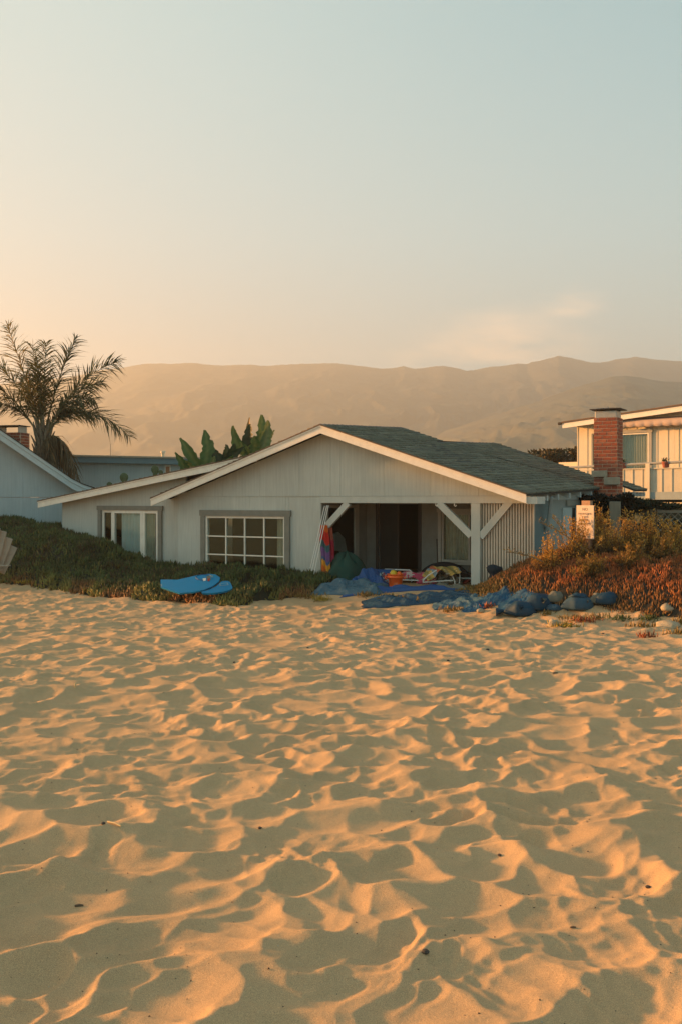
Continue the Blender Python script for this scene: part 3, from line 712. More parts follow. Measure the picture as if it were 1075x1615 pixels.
    strips(E, 'porch_back_wall', sl, sb-.37, lambda s: zb+.2, -.3, PD, PD+.06, M['porch'], [(da, db, 0, 1.96), (wa2, wb2, zz, za2)], w=3)
    MB().box(da-.09, da-.002, PD-.025, PD-.003, 0, 2.02).build('door_trim', M['porchdark'], E); MB().box(db+.002, db+.09, PD-.025, PD-.003, 0, 2.02).build('door_trim', M['porchdark'], E)
    dr = MB().box(da, (da+db)/2-.02, PD+.05, PD+.08, .02, 1.94).build('screen_door', M['screen'], E)
    MB().box((da+db)/2-.05, (da+db)/2+.0, PD+.03, PD+.049, .02, 1.94).build('door_stile', M['porchdark'], dr)
    MB().box(da, db, PD+.0, PD+.3, -.1, .02).build('threshold', M['porchdark'], E)
    pane_window(E, wa2, wb2, zz, za2, PD, 2, 1, .09, .06, .06, tm='porchtrim', fm='porchtrim', sill=True)
    curtain(E, wa2+.05, wa2+.95, zz+.05, za2-.06, PD+.16, M['curtain_porch'], .03, .09, 5, gather=.3)
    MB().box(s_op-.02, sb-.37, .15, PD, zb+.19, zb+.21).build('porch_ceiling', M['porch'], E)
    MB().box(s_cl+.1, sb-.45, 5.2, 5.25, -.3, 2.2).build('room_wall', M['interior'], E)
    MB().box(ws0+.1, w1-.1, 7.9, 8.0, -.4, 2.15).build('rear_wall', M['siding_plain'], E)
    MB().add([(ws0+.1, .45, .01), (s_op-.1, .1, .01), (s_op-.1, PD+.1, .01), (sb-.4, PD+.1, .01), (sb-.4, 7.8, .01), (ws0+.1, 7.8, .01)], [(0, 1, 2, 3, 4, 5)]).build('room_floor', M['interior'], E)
    # hooks on the beam
    for px in (686.5, 716): 
        s, z = H.on(px, 794, .0); MB().tube([(s, -.01, z), (s, -.01, z-.05), (s+.03, -.01, z-.07), (s+.05, -.01, z-.04)], .009, 6).build('hook', M['white'], E)
    return E
M['ridgecap'] = mat('ridge cap', (.15, .15, .135), .95, .25, 20, .5, 160)
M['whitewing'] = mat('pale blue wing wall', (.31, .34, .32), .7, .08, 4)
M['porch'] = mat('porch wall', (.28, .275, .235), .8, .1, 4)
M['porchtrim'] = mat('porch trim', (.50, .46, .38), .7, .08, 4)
M['porchdark'] = mat('dark door trim', (.07, .06, .05), .7, .1)
M['curtain_porch'] = mat('taupe curtain', (.62, .56, .44), .9, .15, 5)
M['screenglass'] = glassmat('dark screened glass', (.25, .25, .25))
HOUSE = beach_house()

# brick chimney of the beach house (attached: a part group of its own on the side wall)
def chimney():
    Y = 26.2; a = W(938, 775, Y); b = W(972, 775, Y)
    f = Frame(0, 0, 30)
    cpos = W(958.5, 775, Y)
    loc = H.loc(cpos.x, cpos.y); zt = EYE+(788-660)/F*Y; 
    w = .66; d = .62
    E = empty('brick_chimney', (H.pt(*loc).x, H.pt(*loc).y, 0), -H.a, 'tall red brick chimney rising through the eave at the right end of the grey roof', 'chimney')
    brick_box(E, w, d, .4, zt, .245, .098, seed=4)
    # stepped concrete shoulders
    z = EYE+(788-750)/F*Y
    MB().box(-.36, .06, -d/2-.10, -d/2-.012, z-.05, z+.13).build('shoulder', M['concrete'], E, bevel=.01)
    MB().box(-.02, .40, -d/2-.13, -d/2-.012, z-.26, z-.055).build('shoulder', M['concrete'], E, bevel=.01)
    MB().box(-.30, .28, -.26, .26, zt+.002, zt+.19).build('flue', M['metal'], E, bevel=.01)
    cz = zt+.30
    MB().add([(-.42, -.38, cz-.055), (.42, -.38, cz-.055), (.42, .38, cz-.055), (-.42, .38, cz-.055), (0, 0, cz+.0), (-.42, -.38, cz-.075), (.42, -.38, cz-.075), (.42, .38, cz-.075), (-.42, .38, cz-.075)],
             [(0, 1, 4), (1, 2, 4), (2, 3, 4), (3, 0, 4), (8, 7, 6, 5), (0, 5, 6, 1), (1, 6, 7, 2), (2, 7, 8, 3), (3, 8, 5, 0)]).build('chimney_cap', M['rust'], E)
    for x in (-.25, .25):
        for y in (-.22, .22): MB().box(x-.015, x+.015, y-.015, y+.015, zt+.19, cz-.06).build('cap_leg', M['rust'], E)
    MB().box(-.1, .0, -.03, .03, cz-.01, cz+.04).build('cap_knob', M['metal'], E)
chimney()

# ------------------------------------------------------------ white house on the right
def right_house():
    f = Frame(*W(909, 700, 34).xy, 43)
    E = empty('white_house', (f.o.x, f.o.y, 0), -f.a, 'cream white two storey house with battened walls behind the chimney on the right', 'house')
    P = lambda px, py, d=0: f.on(px, py, d)
    s1 = P(1200, 700)[0]; zlow = 0
    ra, raz = P(886, 666.5, -.5); rb, rbz = P(1075, 638.5, -.5); k = (rbz-raz)/(rb-ra)
    top = lambda s: raz+k*(s-ra)-.12
    wa, wz1 = P(977, 684); wb, _ = P(1023, 683); wz0 = P(1000, 742)[1]
    zd = P(1000, 776, -1.5)[1]
    strips(E, 'wall_panel', 0, s1, top, zd-.1, 0, .08, M['cream'], [(wa, wb, wz0, wz1), (P(934, 1)[0], P(937.5, 1)[0], wz0-.4, wz1)], w=1.2)
    MB().box(0.0, s1, .0, .08, -.3, zd-.102).build('lower_wall', M['blue_side'], E)
    MB().box(.02, .1, .082, 9, -.3, top(0)).build('side_wall', M['cream'], E)
    a = .03
    while a < s1:
        if not (wa-.12 < a < wb+.1): MB().box(a-.02, a+.02, -.014, -.002, zd-.1, top(a)+.01).build('batten', M['cream_batten'], E)
        else: MB().box(a-.02, a+.02, -.014, -.002, wz1+.13, top(a)+.01).build('batten', M['cream_batten'], E)
        a += .37
    pane_window(E, wa, wb, wz0, wz1, 0, 1, 1, .11, .05, tm='greytrim', fm='white')
    curtain(E, wa+.06, wb-.05, wz0, wz1-.04, .14, M['curtain_warm'], .02, .09, 4)
    MB().box(P(932, 1)[0], P(934, 1)[0], -.03, -.002, wz0-.5, wz1+.05).build('trim_board', M['greytrim'], E)
    MB().box(P(934, 1)[0], P(938, 1)[0], .02, .03, wz0-.4, wz1).build('pane', M['glass'], E)
    # roof
    MB().prism([(ra, raz-.20), (s1+.5, raz+k*(s1+.5-ra)-.20), (s1+.5, raz+k*(s1+.5-ra)-.02), (ra, raz-.02)], -.5, -.46).build('fascia', M['white'], E)
    MB().prism([(ra-.02, raz-.018), (s1+.5, raz+k*(s1+.5-ra)-.018), (s1+.5, raz+k*(s1+.5-ra)+.03), (ra-.02, raz+.03)], -.54, 7).build('roof', M['edge'], E)
    MB().prism([(ra, raz-.10), (0, raz-.10+k*(0-ra)), (0, raz-.02+k*(0-ra)), (ra, raz-.02)], -.455, 7).build('soffit', M['white'], E)
    MB().tube([(ra-.04, -.5, raz-.03), (ra-.16, -.5, raz-.03)], .05, 8).build('gutter_end', M['rust'], E)
    # awning with scalloped edge
    a0, az = P(978, 664, -.12); a1 = s1
    t1 = lambda s: P(978, 664, -.3)[1] + (P(1075, 660, -.3)[1]-P(978, 664, -.3)[1])*(s-a0)/(P(1075, 660, -.3)[0]-a0)
    V = []; n = 130
    for i in range(n+1):
        s = a0+(a1-a0)*i/n; zt = t1(s); sc_ = abs(math.sin(i*math.pi/9.0))*.03
        V += [(s, -.05, zt+.10), (s, -.34, zt), (s, -.36, zt-.20-sc_), (s, -.345, zt-.20-sc_)]
    Q = []
    for i in range(n): 
        for j in range(3): Q.append((i*4+j, i*4+j+1, (i+1)*4+j+1, (i+1)*4+j))
    link('awning', np_mesh('awning', V, Q=Q, mats=M['awning']), E)
    # deck with panelled parapet, rail, posts
    D = -1.5
    ds0 = P(897, 760, D)[0]; ds1 = s1+1
    pt_z = P(1000, 741, D)[1]
    g = (P(1075, 736.5, D)[1]-P(978, 740.5, D)[1]); 
    tt = lambda s: P(978, 741, D)[1]+g*(s-P(978, 741, D)[0])/(P(1075, 741, D)[0]-P(978, 741, D)[0])
    x = ds0; pw = P(1040, 1, D)[0]-P(1024.5, 1, D)[0]
    while x < ds1:
        MB().box(x+.003, min(x+pw, ds1)-.003, D, D+.05, zd, tt(x)).build('deck_panel', M['creamdeck'], E); MB().box(x-.02, x+.02, D-.02, D-.001, zd, tt(x)).build('batten', M['creamdeck'], E); x += pw
    MB().box(ds0, ds1, D-.04, D+.08, tt(ds0+2)-.0, tt(ds0+2)+.035).build('cap_rail', M['creamdeck'], E)
    rz0 = P(897, 737.5, D)[1]; rz1 = P(1075, 728.5, D)[1]; rs1 = P(1075, 728, D)[0]; kk = (rz1-rz0)/(rs1-ds0)
    MB().tube([(ds0-.1, D, rz0-.1*kk), (ds1, D, rz0+kk*(ds1-ds0))], .045, 10).build('handrail', M['greytrim'], E)
    MB().box(ds0, ds1, D-.02, D+.1, P(1000, 788, D)[1], zd-.002).build('rim_board', M['bluedeck'], E)
    MB().box(ds0, ds1, D+.1, -.002, zd-.1, zd-.02).build('deck_floor', M['bluedeck'], E)
    MB().box(ds0, ds1, D+.15, -.02, P(1000, 800, D)[1]-.0, P(1000, 792, D)[1]).build('joist', M['cream'], E)
    for px in (1022,):
        s = P(px, 1, D)[0]; MB().box(s-.07, s+.07, D-.09, D-.022, P(px, 786, D)[1], rz0+kk*(s-ds0)).build('deck_post', M['cream'], E)
    for s in (ds0+.3, ds0+4.0, ds0+8): MB().box(s, s+.12, D+.2, D+.32, -.3, zd-.1).build('support_post', M['greytrim'], E)
    # parapet wall end and small low roof at the left
    MB().box(P(880, 1, 2)[0], 0, 2, 2.1, P(890, 745, 2)[1]-.6, P(890, 729, 2)[1]).build('parapet', M['cream'], E)
    # flower pots on the parapet
    for px, n_, lab in ((1048.5, 7, 'terracotta pot with a small leafy plant on the deck rail at the far right'), (981, 5, 'low dark pot on the deck rail close beside the chimney')):
        s = P(px, 740, D)[0]; p = f.pt(s, D+.02, tt(ds0+2)+.036); w = .12
        T = empty('flower_pot', p, -f.a, lab, 'flower pot', 'pots on the deck rail')
        MB().lathe([(.0, 0), (w*.75, 0), (w, .14), (w*1.08, .14), (w*1.08, .19), (w*.9, .19), (w*.85, .16), (0, .16)], 18).build('pot', M['terracotta'], T)
        leaves(T, 'plant', [(random.Random(n_*k+1).uniform(-.1, .1), random.Random(k+9).uniform(-.07, .07), .16+.12*random.Random(k+3).random()) for k in range(60)], .07, (.04, .06, .025), .4, n_)
M['creamdeck'] = mat('cream deck panel', (.62, .56, .42), .65, .06, 4)
M['bluedeck'] = mat('blue grey rim board', (.36, .42, .40), .7, .08, 4)

def leaves(par, name, pts, size, col, var, seed, mats=None, aspect=.45, up=.3, colf=None):
    """many small bent leaf blades at given points -> one foliage mesh"""
    P = np.asarray(pts, float); n = len(P); rg = np.random.default_rng(seed)
    d = rg.normal(size=(n, 3)); d[:, 2] = np.abs(d[:, 2])*.8+up; d /= np.linalg.norm(d, axis=1)[:, None]
    e = np.cross(d, rg.normal(size=(n, 3))); e /= np.linalg.norm(e, axis=1)[:, None]
    nn = np.cross(d, e); s = size*rg.uniform(.6, 1.3, (n, 1)); w = s*aspect*.5
    V = np.stack([P, P+d*s*.45+e*w+nn*s*.08, P+d*s-nn*s*.06, P+d*s*.45-e*w+nn*s*.08], 1).reshape(-1, 3)
    i = np.arange(n)*4; T = np.concatenate([np.stack([i, i+1, i+2], 1), np.stack([i, i+2, i+3], 1)])
    c = np.asarray(col, float)[None, :]*(1+rg.uniform(-var, var, (n, 1)))*(1+rg.uniform(-.15, .15, (n, 3)))
    if colf is not None: c = colf(P, rg)
    return link(name, np_mesh(name, V, T=T, col=np.repeat(np.clip(c, 0, 1), 4, 0), mats=mats or M['leaf']), par)
right_house()

# ------------------------------------------------------------ house on the left and the flat roofed one behind
def left_house():
    Y = 31.0
    f = Frame(*W(0, 800, Y).xy, -24)
    E = empty('grey_house', (f.o.x, f.o.y, 0), -f.a, 'pale blue grey gabled house cut off by the left edge', 'house')
    p = lambda px, py: f.on(px, py, 0)
    pts = [p(146, 770), p(128, 764), p(110, 755), p(0, 680)]
    k = (pts[3][1]-pts[2][1])/(pts[3][0]-pts[2][0]); ridge = (pts[3][0]-2.9, pts[3][1]-2.9*k)
    lf = (ridge[0]-4.2, ridge[1]-4.2*.62)
    prof = pts+[ridge, lf]     # right to left, upper edge of the roof
    th = .33
    for (a, b) in zip(prof[:-1], prof[1:]):
        MB().prism([(b[0], b[1]-.13), (b[0], b[1]-th), (a[0], a[1]-th), (a[0], a[1]-.13)], -.45, -.41).build('rake_board', M['white_shaded'], E)
        MB().prism([(b[0], b[1]-.015), (b[0], b[1]-.128), (a[0], a[1]-.128), (a[0], a[1]-.015)], -.48, -.42).build('rake_trim', M['white_shaded'], E)
        MB().prism([(b[0], b[1]+.02), (b[0], b[1]-.014), (a[0], a[1]-.014), (a[0], a[1]+.02)], -.5, 9).build('roof', M['roofdeck'], E)
    xs = [q[0] for q in prof[::-1]]; zs = [q[1] for q in prof[::-1]]
    top = lambda s: float(np.interp(s, xs, zs))-.16
    zs_ = p(50, 784)[1]; x1 = p(150, 800)[0]
    strips(E, 'siding_panel', lf[0]+.5, x1, lambda s: zs_-.012, -.2, 0, .06, M['siding_left'], w=2.44)
    strips(E, 'gable_panel', lf[0]+.5, x1, top, zs_, -.004, .06, M['siding_left'], knots=xs, w=2.44)
    MB().box(x1-.06, x1, .062, 9, -.2, top(x1)).build('side_wall', M['siding_left'], E); MB().box(lf[0]+.5, lf[0]+.56, .062, 9, -.2, top(lf[0]+.5)).build('side_wall', M['siding_left'], E)
    # brick chimney
    Yc = 33.0; c = W(20, 700, Yc)
    T = empty('brick_chimney', (c.x, Yc, 0), R(-14), 'wide low brick chimney with a metal hood behind the left roof slope', 'chimney')
    zt = EYE+(788-683)/F*Yc
    brick_box(T, 1.0, .6, zt-1.0, zt, .24, .1, seed=8)
    MB().box(-.5, .5, -.3, .3, 2.0, zt-1.002).build('chimney_base', M['mortar'], T)
    for x in (-.42, .38): MB().box(x, x+.03, -.25, .25, zt+.002, zt+.22).build('hood_side', M['metal'], T)
    MB().box(-.50, .50, -.33, .33, zt+.221, zt+.25).build('chimney_cap', M['rust'], T)
    # flat roofed building behind
    Yb = 38.5
    a = W(70, 718, Yb); b = W(300, 722, Yb); f = Frame(a.x, a.y, 0)
    T = empty('flat_roofed_house', (a.x, Yb, 0), 0, 'low pale blue building with a flat roof and blue fascia behind the banana plants', 'house')
    L_ = (b.x-a.x)*1.45; z0 = a.z; z1 = z0-.12*1.45
    def bar(name, dz0, dz1, y0, y1, m, x0=0, x1=None):
        x1 = L_ if x1 is None else x1
        zz = lambda x: z0+(z1-z0)*x/L_
        MB().prism([(x0, zz(x0)+dz0), (x1, zz(x1)+dz0), (x1, zz(x1)+dz1), (x0, zz(x0)+dz1)], y0, y1).build(name, m, T)
    bar('roof', -.04, .03, -.35, 9, M['gravel']); bar('fascia', -.27, -.042, -.3, -.26, M['bluefascia'])
    bar('soffit', -.27, -.25, -.255, 0, M['bluefascia'])
    bar('wall', -4.2, -.262, 0, .08, M['siding_left'], .1); MB().box(L_-.08, L_, .082, 9, -.3, z1-.275).build('wall', M['siding_left'], T)
    v = W(265, 741, Yb); x = v.x-a.x
    w_ = MB().box(x-.12, x+.12, -.03, -.002, v.z-.25, v.z+.18).build('window', M['white'], T)
    MB().box(x-.08, x+.08, -.034, -.031, v.z-.2, v.z+.13).build('pane', M['litpane'], w_)
    v = W(249, 720, Yb); x = v.x-a.x; z = v.z-.02
    vp = MB().box(x-.42, x+.17, 1.0, 1.3, z-.08, z+.02).build('roof_vent', M['cream'], T)
    MB().lathe([(0, 0), (.07, 0), (.07, .2), (.11, .2), (.09, .28), (0, .3)], 12, (x-.0, 1.15, z+.02)).build('vent_pipe', M['cream'], vp)
    v = W(169, 718, Yb); MB().tube([(v.x-a.x, .6, v.z), (v.x-a.x, .6, v.z+.5)], .014, 6).build('vent_pipe', M['greytrim'], T)
M['gravel'] = mat('pale roof edge', (.40, .34, .25), .9, .15, 9)
M['bluefascia'] = mat('blue fascia', (.17, .24, .255), .6, .1, 4)
M['litpane'] = mat('orange lit pane', (.42, .20, .10), .8, .1, 4)  # small window's lit look put into the pane colour
left_house()

# ------------------------------------------------------------ lattice fence, wooden post, sign
def fence():
    Y = 27.5; y0 = W(938, 805, Y); L_ = 7.0
    f = Frame(y0.x, y0.y, 16)
    E = empty('lattice_fence', (f.o.x, f.o.y, 0), -f.a, 'weathered wooden lattice fence running off behind the shrubs on the right', 'fence')
    za = f.on(960, 804.5, 0)[1]; z0 = za-1.25
    MB().box(0, L_, -.03, .03, za-.07, za).build('top_rail', M['lattice'], E); MB().box(0, L_, -.03, .03, z0-.07, z0).build('bottom_rail', M['lattice'], E)
    hgt = za-.07-z0; st = .19
    for sgn, y in ((1, -.012), (-1, .006)):
        x = -hgt
        while x < L_:
            a, b = x, x+hgt; p0, p1 = (z0, za-.07)
            t0 = max(0, (0-a)/hgt); t1 = min(1, (L_-a)/hgt)
            if t1 > t0+.05:
                xa, xb = a+hgt*t0, a+hgt*t1
                if sgn > 0: A, B = (xa, y, z0+hgt*t0), (xb, y, z0+hgt*t1)
                else: A, B = (xa, y, za-.07-hgt*t0), (xb, y, za-.07-hgt*t1)
                MB().beam(A, B, .014, .052, (0, 1, 0)).build('lattice_slat', M['lattice'], E)
            x += st
    for x in (2.45, 4.9, 7.0): MB().box(x-.045, x+.045, .032, .12, -.3, za+.02).build('fence_post', M['lattice'], E)
    p = W(969, 791, 24.7)
    o = MB().box(-.135, .135, -.12, .12, -1.9, 0).build('wooden_post', M['wood'], loc=(p.x, p.y, p.z), rot=(0, 0, R(-20)), bevel=.012)
    tag(o, 'thick square weathered wooden post standing at the lattice fence', 'post')
    # sign board on its own post
    Y = 20.2; a = W(922.5, 845, Y)
    T = empty('notice_sign', (a.x, Y, gz(a.x, Y)), R(-48), 'pale rectangular notice board on a wooden post lit by the low sun, reading NO TRESPASSING', 'sign')
    g0 = T.location.z; zt = EYE+(788-797)/F*Y-g0; zb_ = EYE+(788-850)/F*Y-g0; w = .43
    MB().box(-w/2, w/2, -.02, .0, zb_, zt).build('board', M['signboard'], T, bevel=.004)
    MB().box(-.10, .11, .002, .10, -.1, zt+.10).build('post', M['signpost'], T)
    for txt, k, s in (('NO', .13, .085), ('TRESPASSING', .25, .058), ('THIS IS', .35, .058), ('PRIVATE', .46, .062), ('PROPERTY', .56, .062)):
        cu = bpy.data.curves.new('lettering', 'FONT'); cu.body = txt; cu.size = s; cu.align_x = 'CENTER'; cu.extrude = .0008
        o = link('lettering', cu, T, M['ink'], loc=(0, -.0222, zt-k*(zt-zb_)-.02), rot=(R(90), 0, 0))
        me = bpy.data.meshes.new_from_object(o); bpy.data.objects.remove(o)
        link('lettering', me, T, loc=(0, -.0222, zt-k*(zt-zb_)-.02), rot=(R(90), 0, 0))
M['signboard'] = mat('pale sign board', (.62, .50, .38), .6, .06, 3, wear=((.42, .32, .22), 5, .5))
M['signpost'] = mat('orange brown post', (.38, .22, .13), .8, .15, 6)
M['ink'] = mat('faded lettering', (.22, .15, .10), .8)
fence()
# ------------------------------------------------------------ ice plant and other ground cover
def spikes(P, L_, rad, seed, col, tilt=.45):
    """fleshy three sided leaves: two rings and a tip, bent upwards"""
    rg = np.random.default_rng(seed); n = len(P)
    az = rg.uniform(0, 2*np.pi, n); tl = np.abs(rg.normal(0, tilt, n))
    d = np.stack([np.cos(az)*np.sin(tl), np.sin(az)*np.sin(tl), np.cos(tl)], 1); up = np.array([0, 0, 1.])
    e1 = np.cross(d, np.stack([-np.sin(az), np.cos(az), np.zeros(n)], 1)); e1 /= np.linalg.norm(e1, axis=1)[:, None]; e2 = np.cross(d, e1)
    L_ = np.broadcast_to(L_, n)[:, None]; rad = np.broadcast_to(rad, n)[:, None]; ph = rg.uniform(0, 2*np.pi, n)
    rings = []
    for t, k in ((0, .7), (.55, 1.0)):
        c = P + d*L_*t
        for j in range(3):
            a = ph + j*2.0944; rings.append(c + (e1*np.cos(a)[:, None]+e2*np.sin(a)[:, None])*rad*k)
    tip = P + (d*.92+up*.1)*L_
    V = np.stack(rings+[tip], 1).reshape(-1, 3); i = np.arange(n)*7
    Q = np.concatenate([np.stack([i+j, i+(j+1) % 3, i+3+(j+1) % 3, i+3+j], 1) for j in range(3)])
    T = np.concatenate([np.stack([i+3+j, i+3+(j+1) % 3, i+6], 1) for j in range(3)])
    c = np.repeat(col[:, None, :], 7, 1); return V, Q, T, c.reshape(-1, 3)
def clumps(l, d, n_leaf, seed, spread=.05):
    rg = np.random.default_rng(seed); n = len(l)
    x = H.o.x + H.u.x*l + H.v.x*d; y = H.o.y + H.u.y*l + H.v.y*d
    x = np.repeat(x, n_leaf)+rg.normal(0, spread, n*n_leaf); y = np.repeat(y, n_leaf)+rg.normal(0, spread, n*n_leaf)
    return x, y
def join(parts):
    V = []; Q = []; T = []; C = []; o = 0
    for v, q, t, c in parts:
        V.append(v); C.append(c); o_ = o; o += len(v)
        if q is not None and len(q): Q.append(q+o_)
        if t is not None and len(t): T.append(t+o_)
    return np.concatenate(V), (np.concatenate(Q) if Q else None), (np.concatenate(T) if T else None), np.concatenate(C)
def mat_sheet(l0, l1, d0, d1, keep, colr, lift, step=.07):
    """leaf litter and stems under the leaves"""
    ls = np.arange(l0, l1, step); ds = np.arange(d0, d1, step); Lg, Dg = np.meshgrid(ls, ds)
    X = H.o.x+H.u.x*Lg+H.v.x*Dg; Y = H.o.y+H.u.y*Lg+H.v.y*Dg
    K = keep(Lg, Dg); Z = base_z(X, Y) + np.where(K, lift(Lg, Dg), -.12)+.015*fbm(X*9, Y*9, 4, 2)
    V = np.stack([X, Y, Z], -1).reshape(-1, 3); nc = len(ls); nr = len(ds)
    i = np.arange((nr-1)*nc).reshape(nr-1, nc)[:, :-1]; kk = (K[:-1, :-1] | K[1:, 1:] | K[1:, :-1] | K[:-1, 1:]); i = i[kk[:, :]]
    Q = np.stack([i, i+1, i+nc+1, i+nc], 1); c = np.tile(np.array(colr), (len(V), 1))*(.7+.6*vnoise(X*14, Y*14, 5).reshape(-1, 1))
    return V, Q, None, c
def dl(x, y): return H.loc(x, y)

# left bank: lower edge from the photograph, as offsets in front of the house
el, ed = [], []
for px, py in ((-120, 921), (0, 922), (60, 928), (100, 934), (150, 941), (250, 947), (330, 953), (380, 955), (420, 948), (470, 944), (500, 948), (520, 954)):
    Y = gy(px, py)
    l, d = H.loc(W(px, py, Y).x, Y); el.append(l); ed.append(d)
el, ed = np.array(el), np.array(ed)
def left_keep(l, d):
    e = np.interp(l, el, ed) + .18*fbm(l*1.8, l*0+2, 3, 3)
    back = np.where(l < -13.3, 1.2, -.02)
    # bare sandy patch under the pane window
    s0 = H.on(398, 920, -1)[0]
    bare = (np.abs(l-s0) < .16) & (d > -1.5)
    return (d > e) & (d < back) & ~bare & (l < H.on(487, 940, -1.5)[0])
def plant_lift0(l, d): return .02+.20*vnoise(l*1.5, d*2.0, 77)+.13*vnoise(l*3.8, d*4.5, 78)+.05*vnoise(l*9, d*9, 79)
def plant_lift(l, d):
    return plant_lift0(l, d)*sstep(-.05, .45, d-np.interp(l, el, ed))*(.25+.75*sstep(-3.0, -4.6, l))
def left_bank():
    rg = np.random.default_rng(5); n = 15000
    l = rg.uniform(-19, -2.5, n); d = rg.uniform(-3.6, 1.2, n); k = left_keep(l, d); l = l[k]; d = d[k]
    x, y = clumps(l, d, 4, 6, .035); l2, d2 = H.loc(x, y); n = len(x)
    z = base_z(x, y)+plant_lift(l2, d2)-.03
    e = np.interp(l2, el, ed); edge = 1-sstep(.05, .55, d2-e+.15*fbm(x*2, y*2, 9, 2))
    t = vnoise(x*1.7, y*1.7, 12); r = rg.random(n)
    g = np.array([.052, .068, .020])[None]*(.6+.75*r[:, None]); yl = np.array([.16, .125, .03]); rd = np.array([.19, .075, .025]); br = np.array([.06, .042, .02])
    c = g; c = np.where((r < .10)[:, None], yl*.8, c); c = np.where(((t > .6) & (r > .6))[:, None], br, c)
    m = edge[:, None]*(.45+.45*rg.random((n, 1))); warm = np.where((vnoise(x*.9, y*.9, 44) > .45)[:, None], yl*1.6, rd*1.5); c = c*(1-m)+warm*m
    P = np.stack([x, y, z], 1)
    lf = spikes(P, rg.uniform(.08, .19, n), rg.uniform(.010, .020, n), 3, c*(1.15+.5*sstep(.35,.75,vnoise(l2*3.8, d2*4.5, 78)))[:, None], .65)  # leaves on raised lumps coloured lighter, highlights put into the leaf colour
    sh = mat_sheet(-19, -2.5, -3.8, 1.4, left_keep, (.020, .022, .010), lambda a, b: plant_lift(a, b)-.02)
    V, Q, T, C = join([lf, sh])
    tag(link('ice_plant_bank', np_mesh('ice_plant_bank', V, Q=Q, T=T, col=C, mats=M['succ'])), 'dark green ice plant covering the dune bank below the left windows', 'ground cover', kind='stuff')
left_bank()
# right bank: red and orange ice plant
er, erd = [], []
for px, py in ((735, 938), (760, 941), (800, 947), (840, 957), (880, 963), (920, 962), (960, 962), (1000, 969), (1075, 980), (1300, 1000)):
    Y = gy(px, py)
    l, d = H.loc(W(px, py, Y).x, Y); er.append(l); erd.append(d)
er, erd = np.array(er), np.array(erd)
def right_keep(l, d):
    e = np.interp(l, er, erd) + .15*fbm(l*1.8, l*0+7, 3, 3)
    return (d > e) & (d < 3.0) & (l > -.35+.3*np.clip(d+1.1, 0, 2)) & ((l > 1.25) | (d < -.05)) & (d < 1.6)
def plant_lift_r(l, d): return plant_lift0(l, d)*sstep(-.05, .4, d-np.interp(l, er, erd))*(.2+.8*sstep(-.3, 1.6, l))
def right_bank():
    rg = np.random.default_rng(15); n = 15000
    l = rg.uniform(-.4, 9, n); d = rg.uniform(-4.8, 1.7, n); k = right_keep(l, d); l = l[k]; d = d[k]
    x, y = clumps(l, d, 5, 6, .03); l2, d2 = H.loc(x, y); n = len(x)
    z = base_z(x, y)+plant_lift_r(l2, d2)-.02
    t = sstep(.35, .7, fbm(x*1.1, y*1.1, 12, 3)*.5+.5); r = rg.random((n, 1))
    gold = np.array([.20, .115, .03]); red = np.array([.40, .105, .030]); brn = np.array([.085, .05, .02]); grn = np.array([.09, .10, .03])
    right = sstep(.8, 2.6, l2)[:, None]
    c = gold*(1-right*.75)+red*right*.75; c = c*(1-.55*t[:, None])+np.where(r < .5, brn, red)*.55*t[:, None]
    e = np.interp(l2, er, erd); ed_ = (1-sstep(.1, .5, d2-e))[:, None]; c = c*(1-.5*ed_)+grn*.5*ed_
    hi = sstep(-.2, .8, d2)[:, None]; c = c*(1-hi*.6)+brn*hi*.6
    c = c*(.55+.8*rg.random((n, 1)))
    lf = spikes(np.stack([x, y, z], 1), rg.uniform(.06, .12, n), rg.uniform(.007, .0125, n), 13, c*1.35, .4)
    sh = mat_sheet(-.4, 9, -4.6, 3.2, right_keep, (.035, .025, .012), lambda a, b: plant_lift_r(a, b)-.02)
    V, Q, T, C = join([lf, sh])
    tag(link('ice_plant_bank', np_mesh('ice_plant_bank', V, Q=Q, T=T, col=C, mats=M['succ'])), 'red and orange ice plant covering the bank at the right of the porch', 'ground cover', kind='stuff')
right_bank()

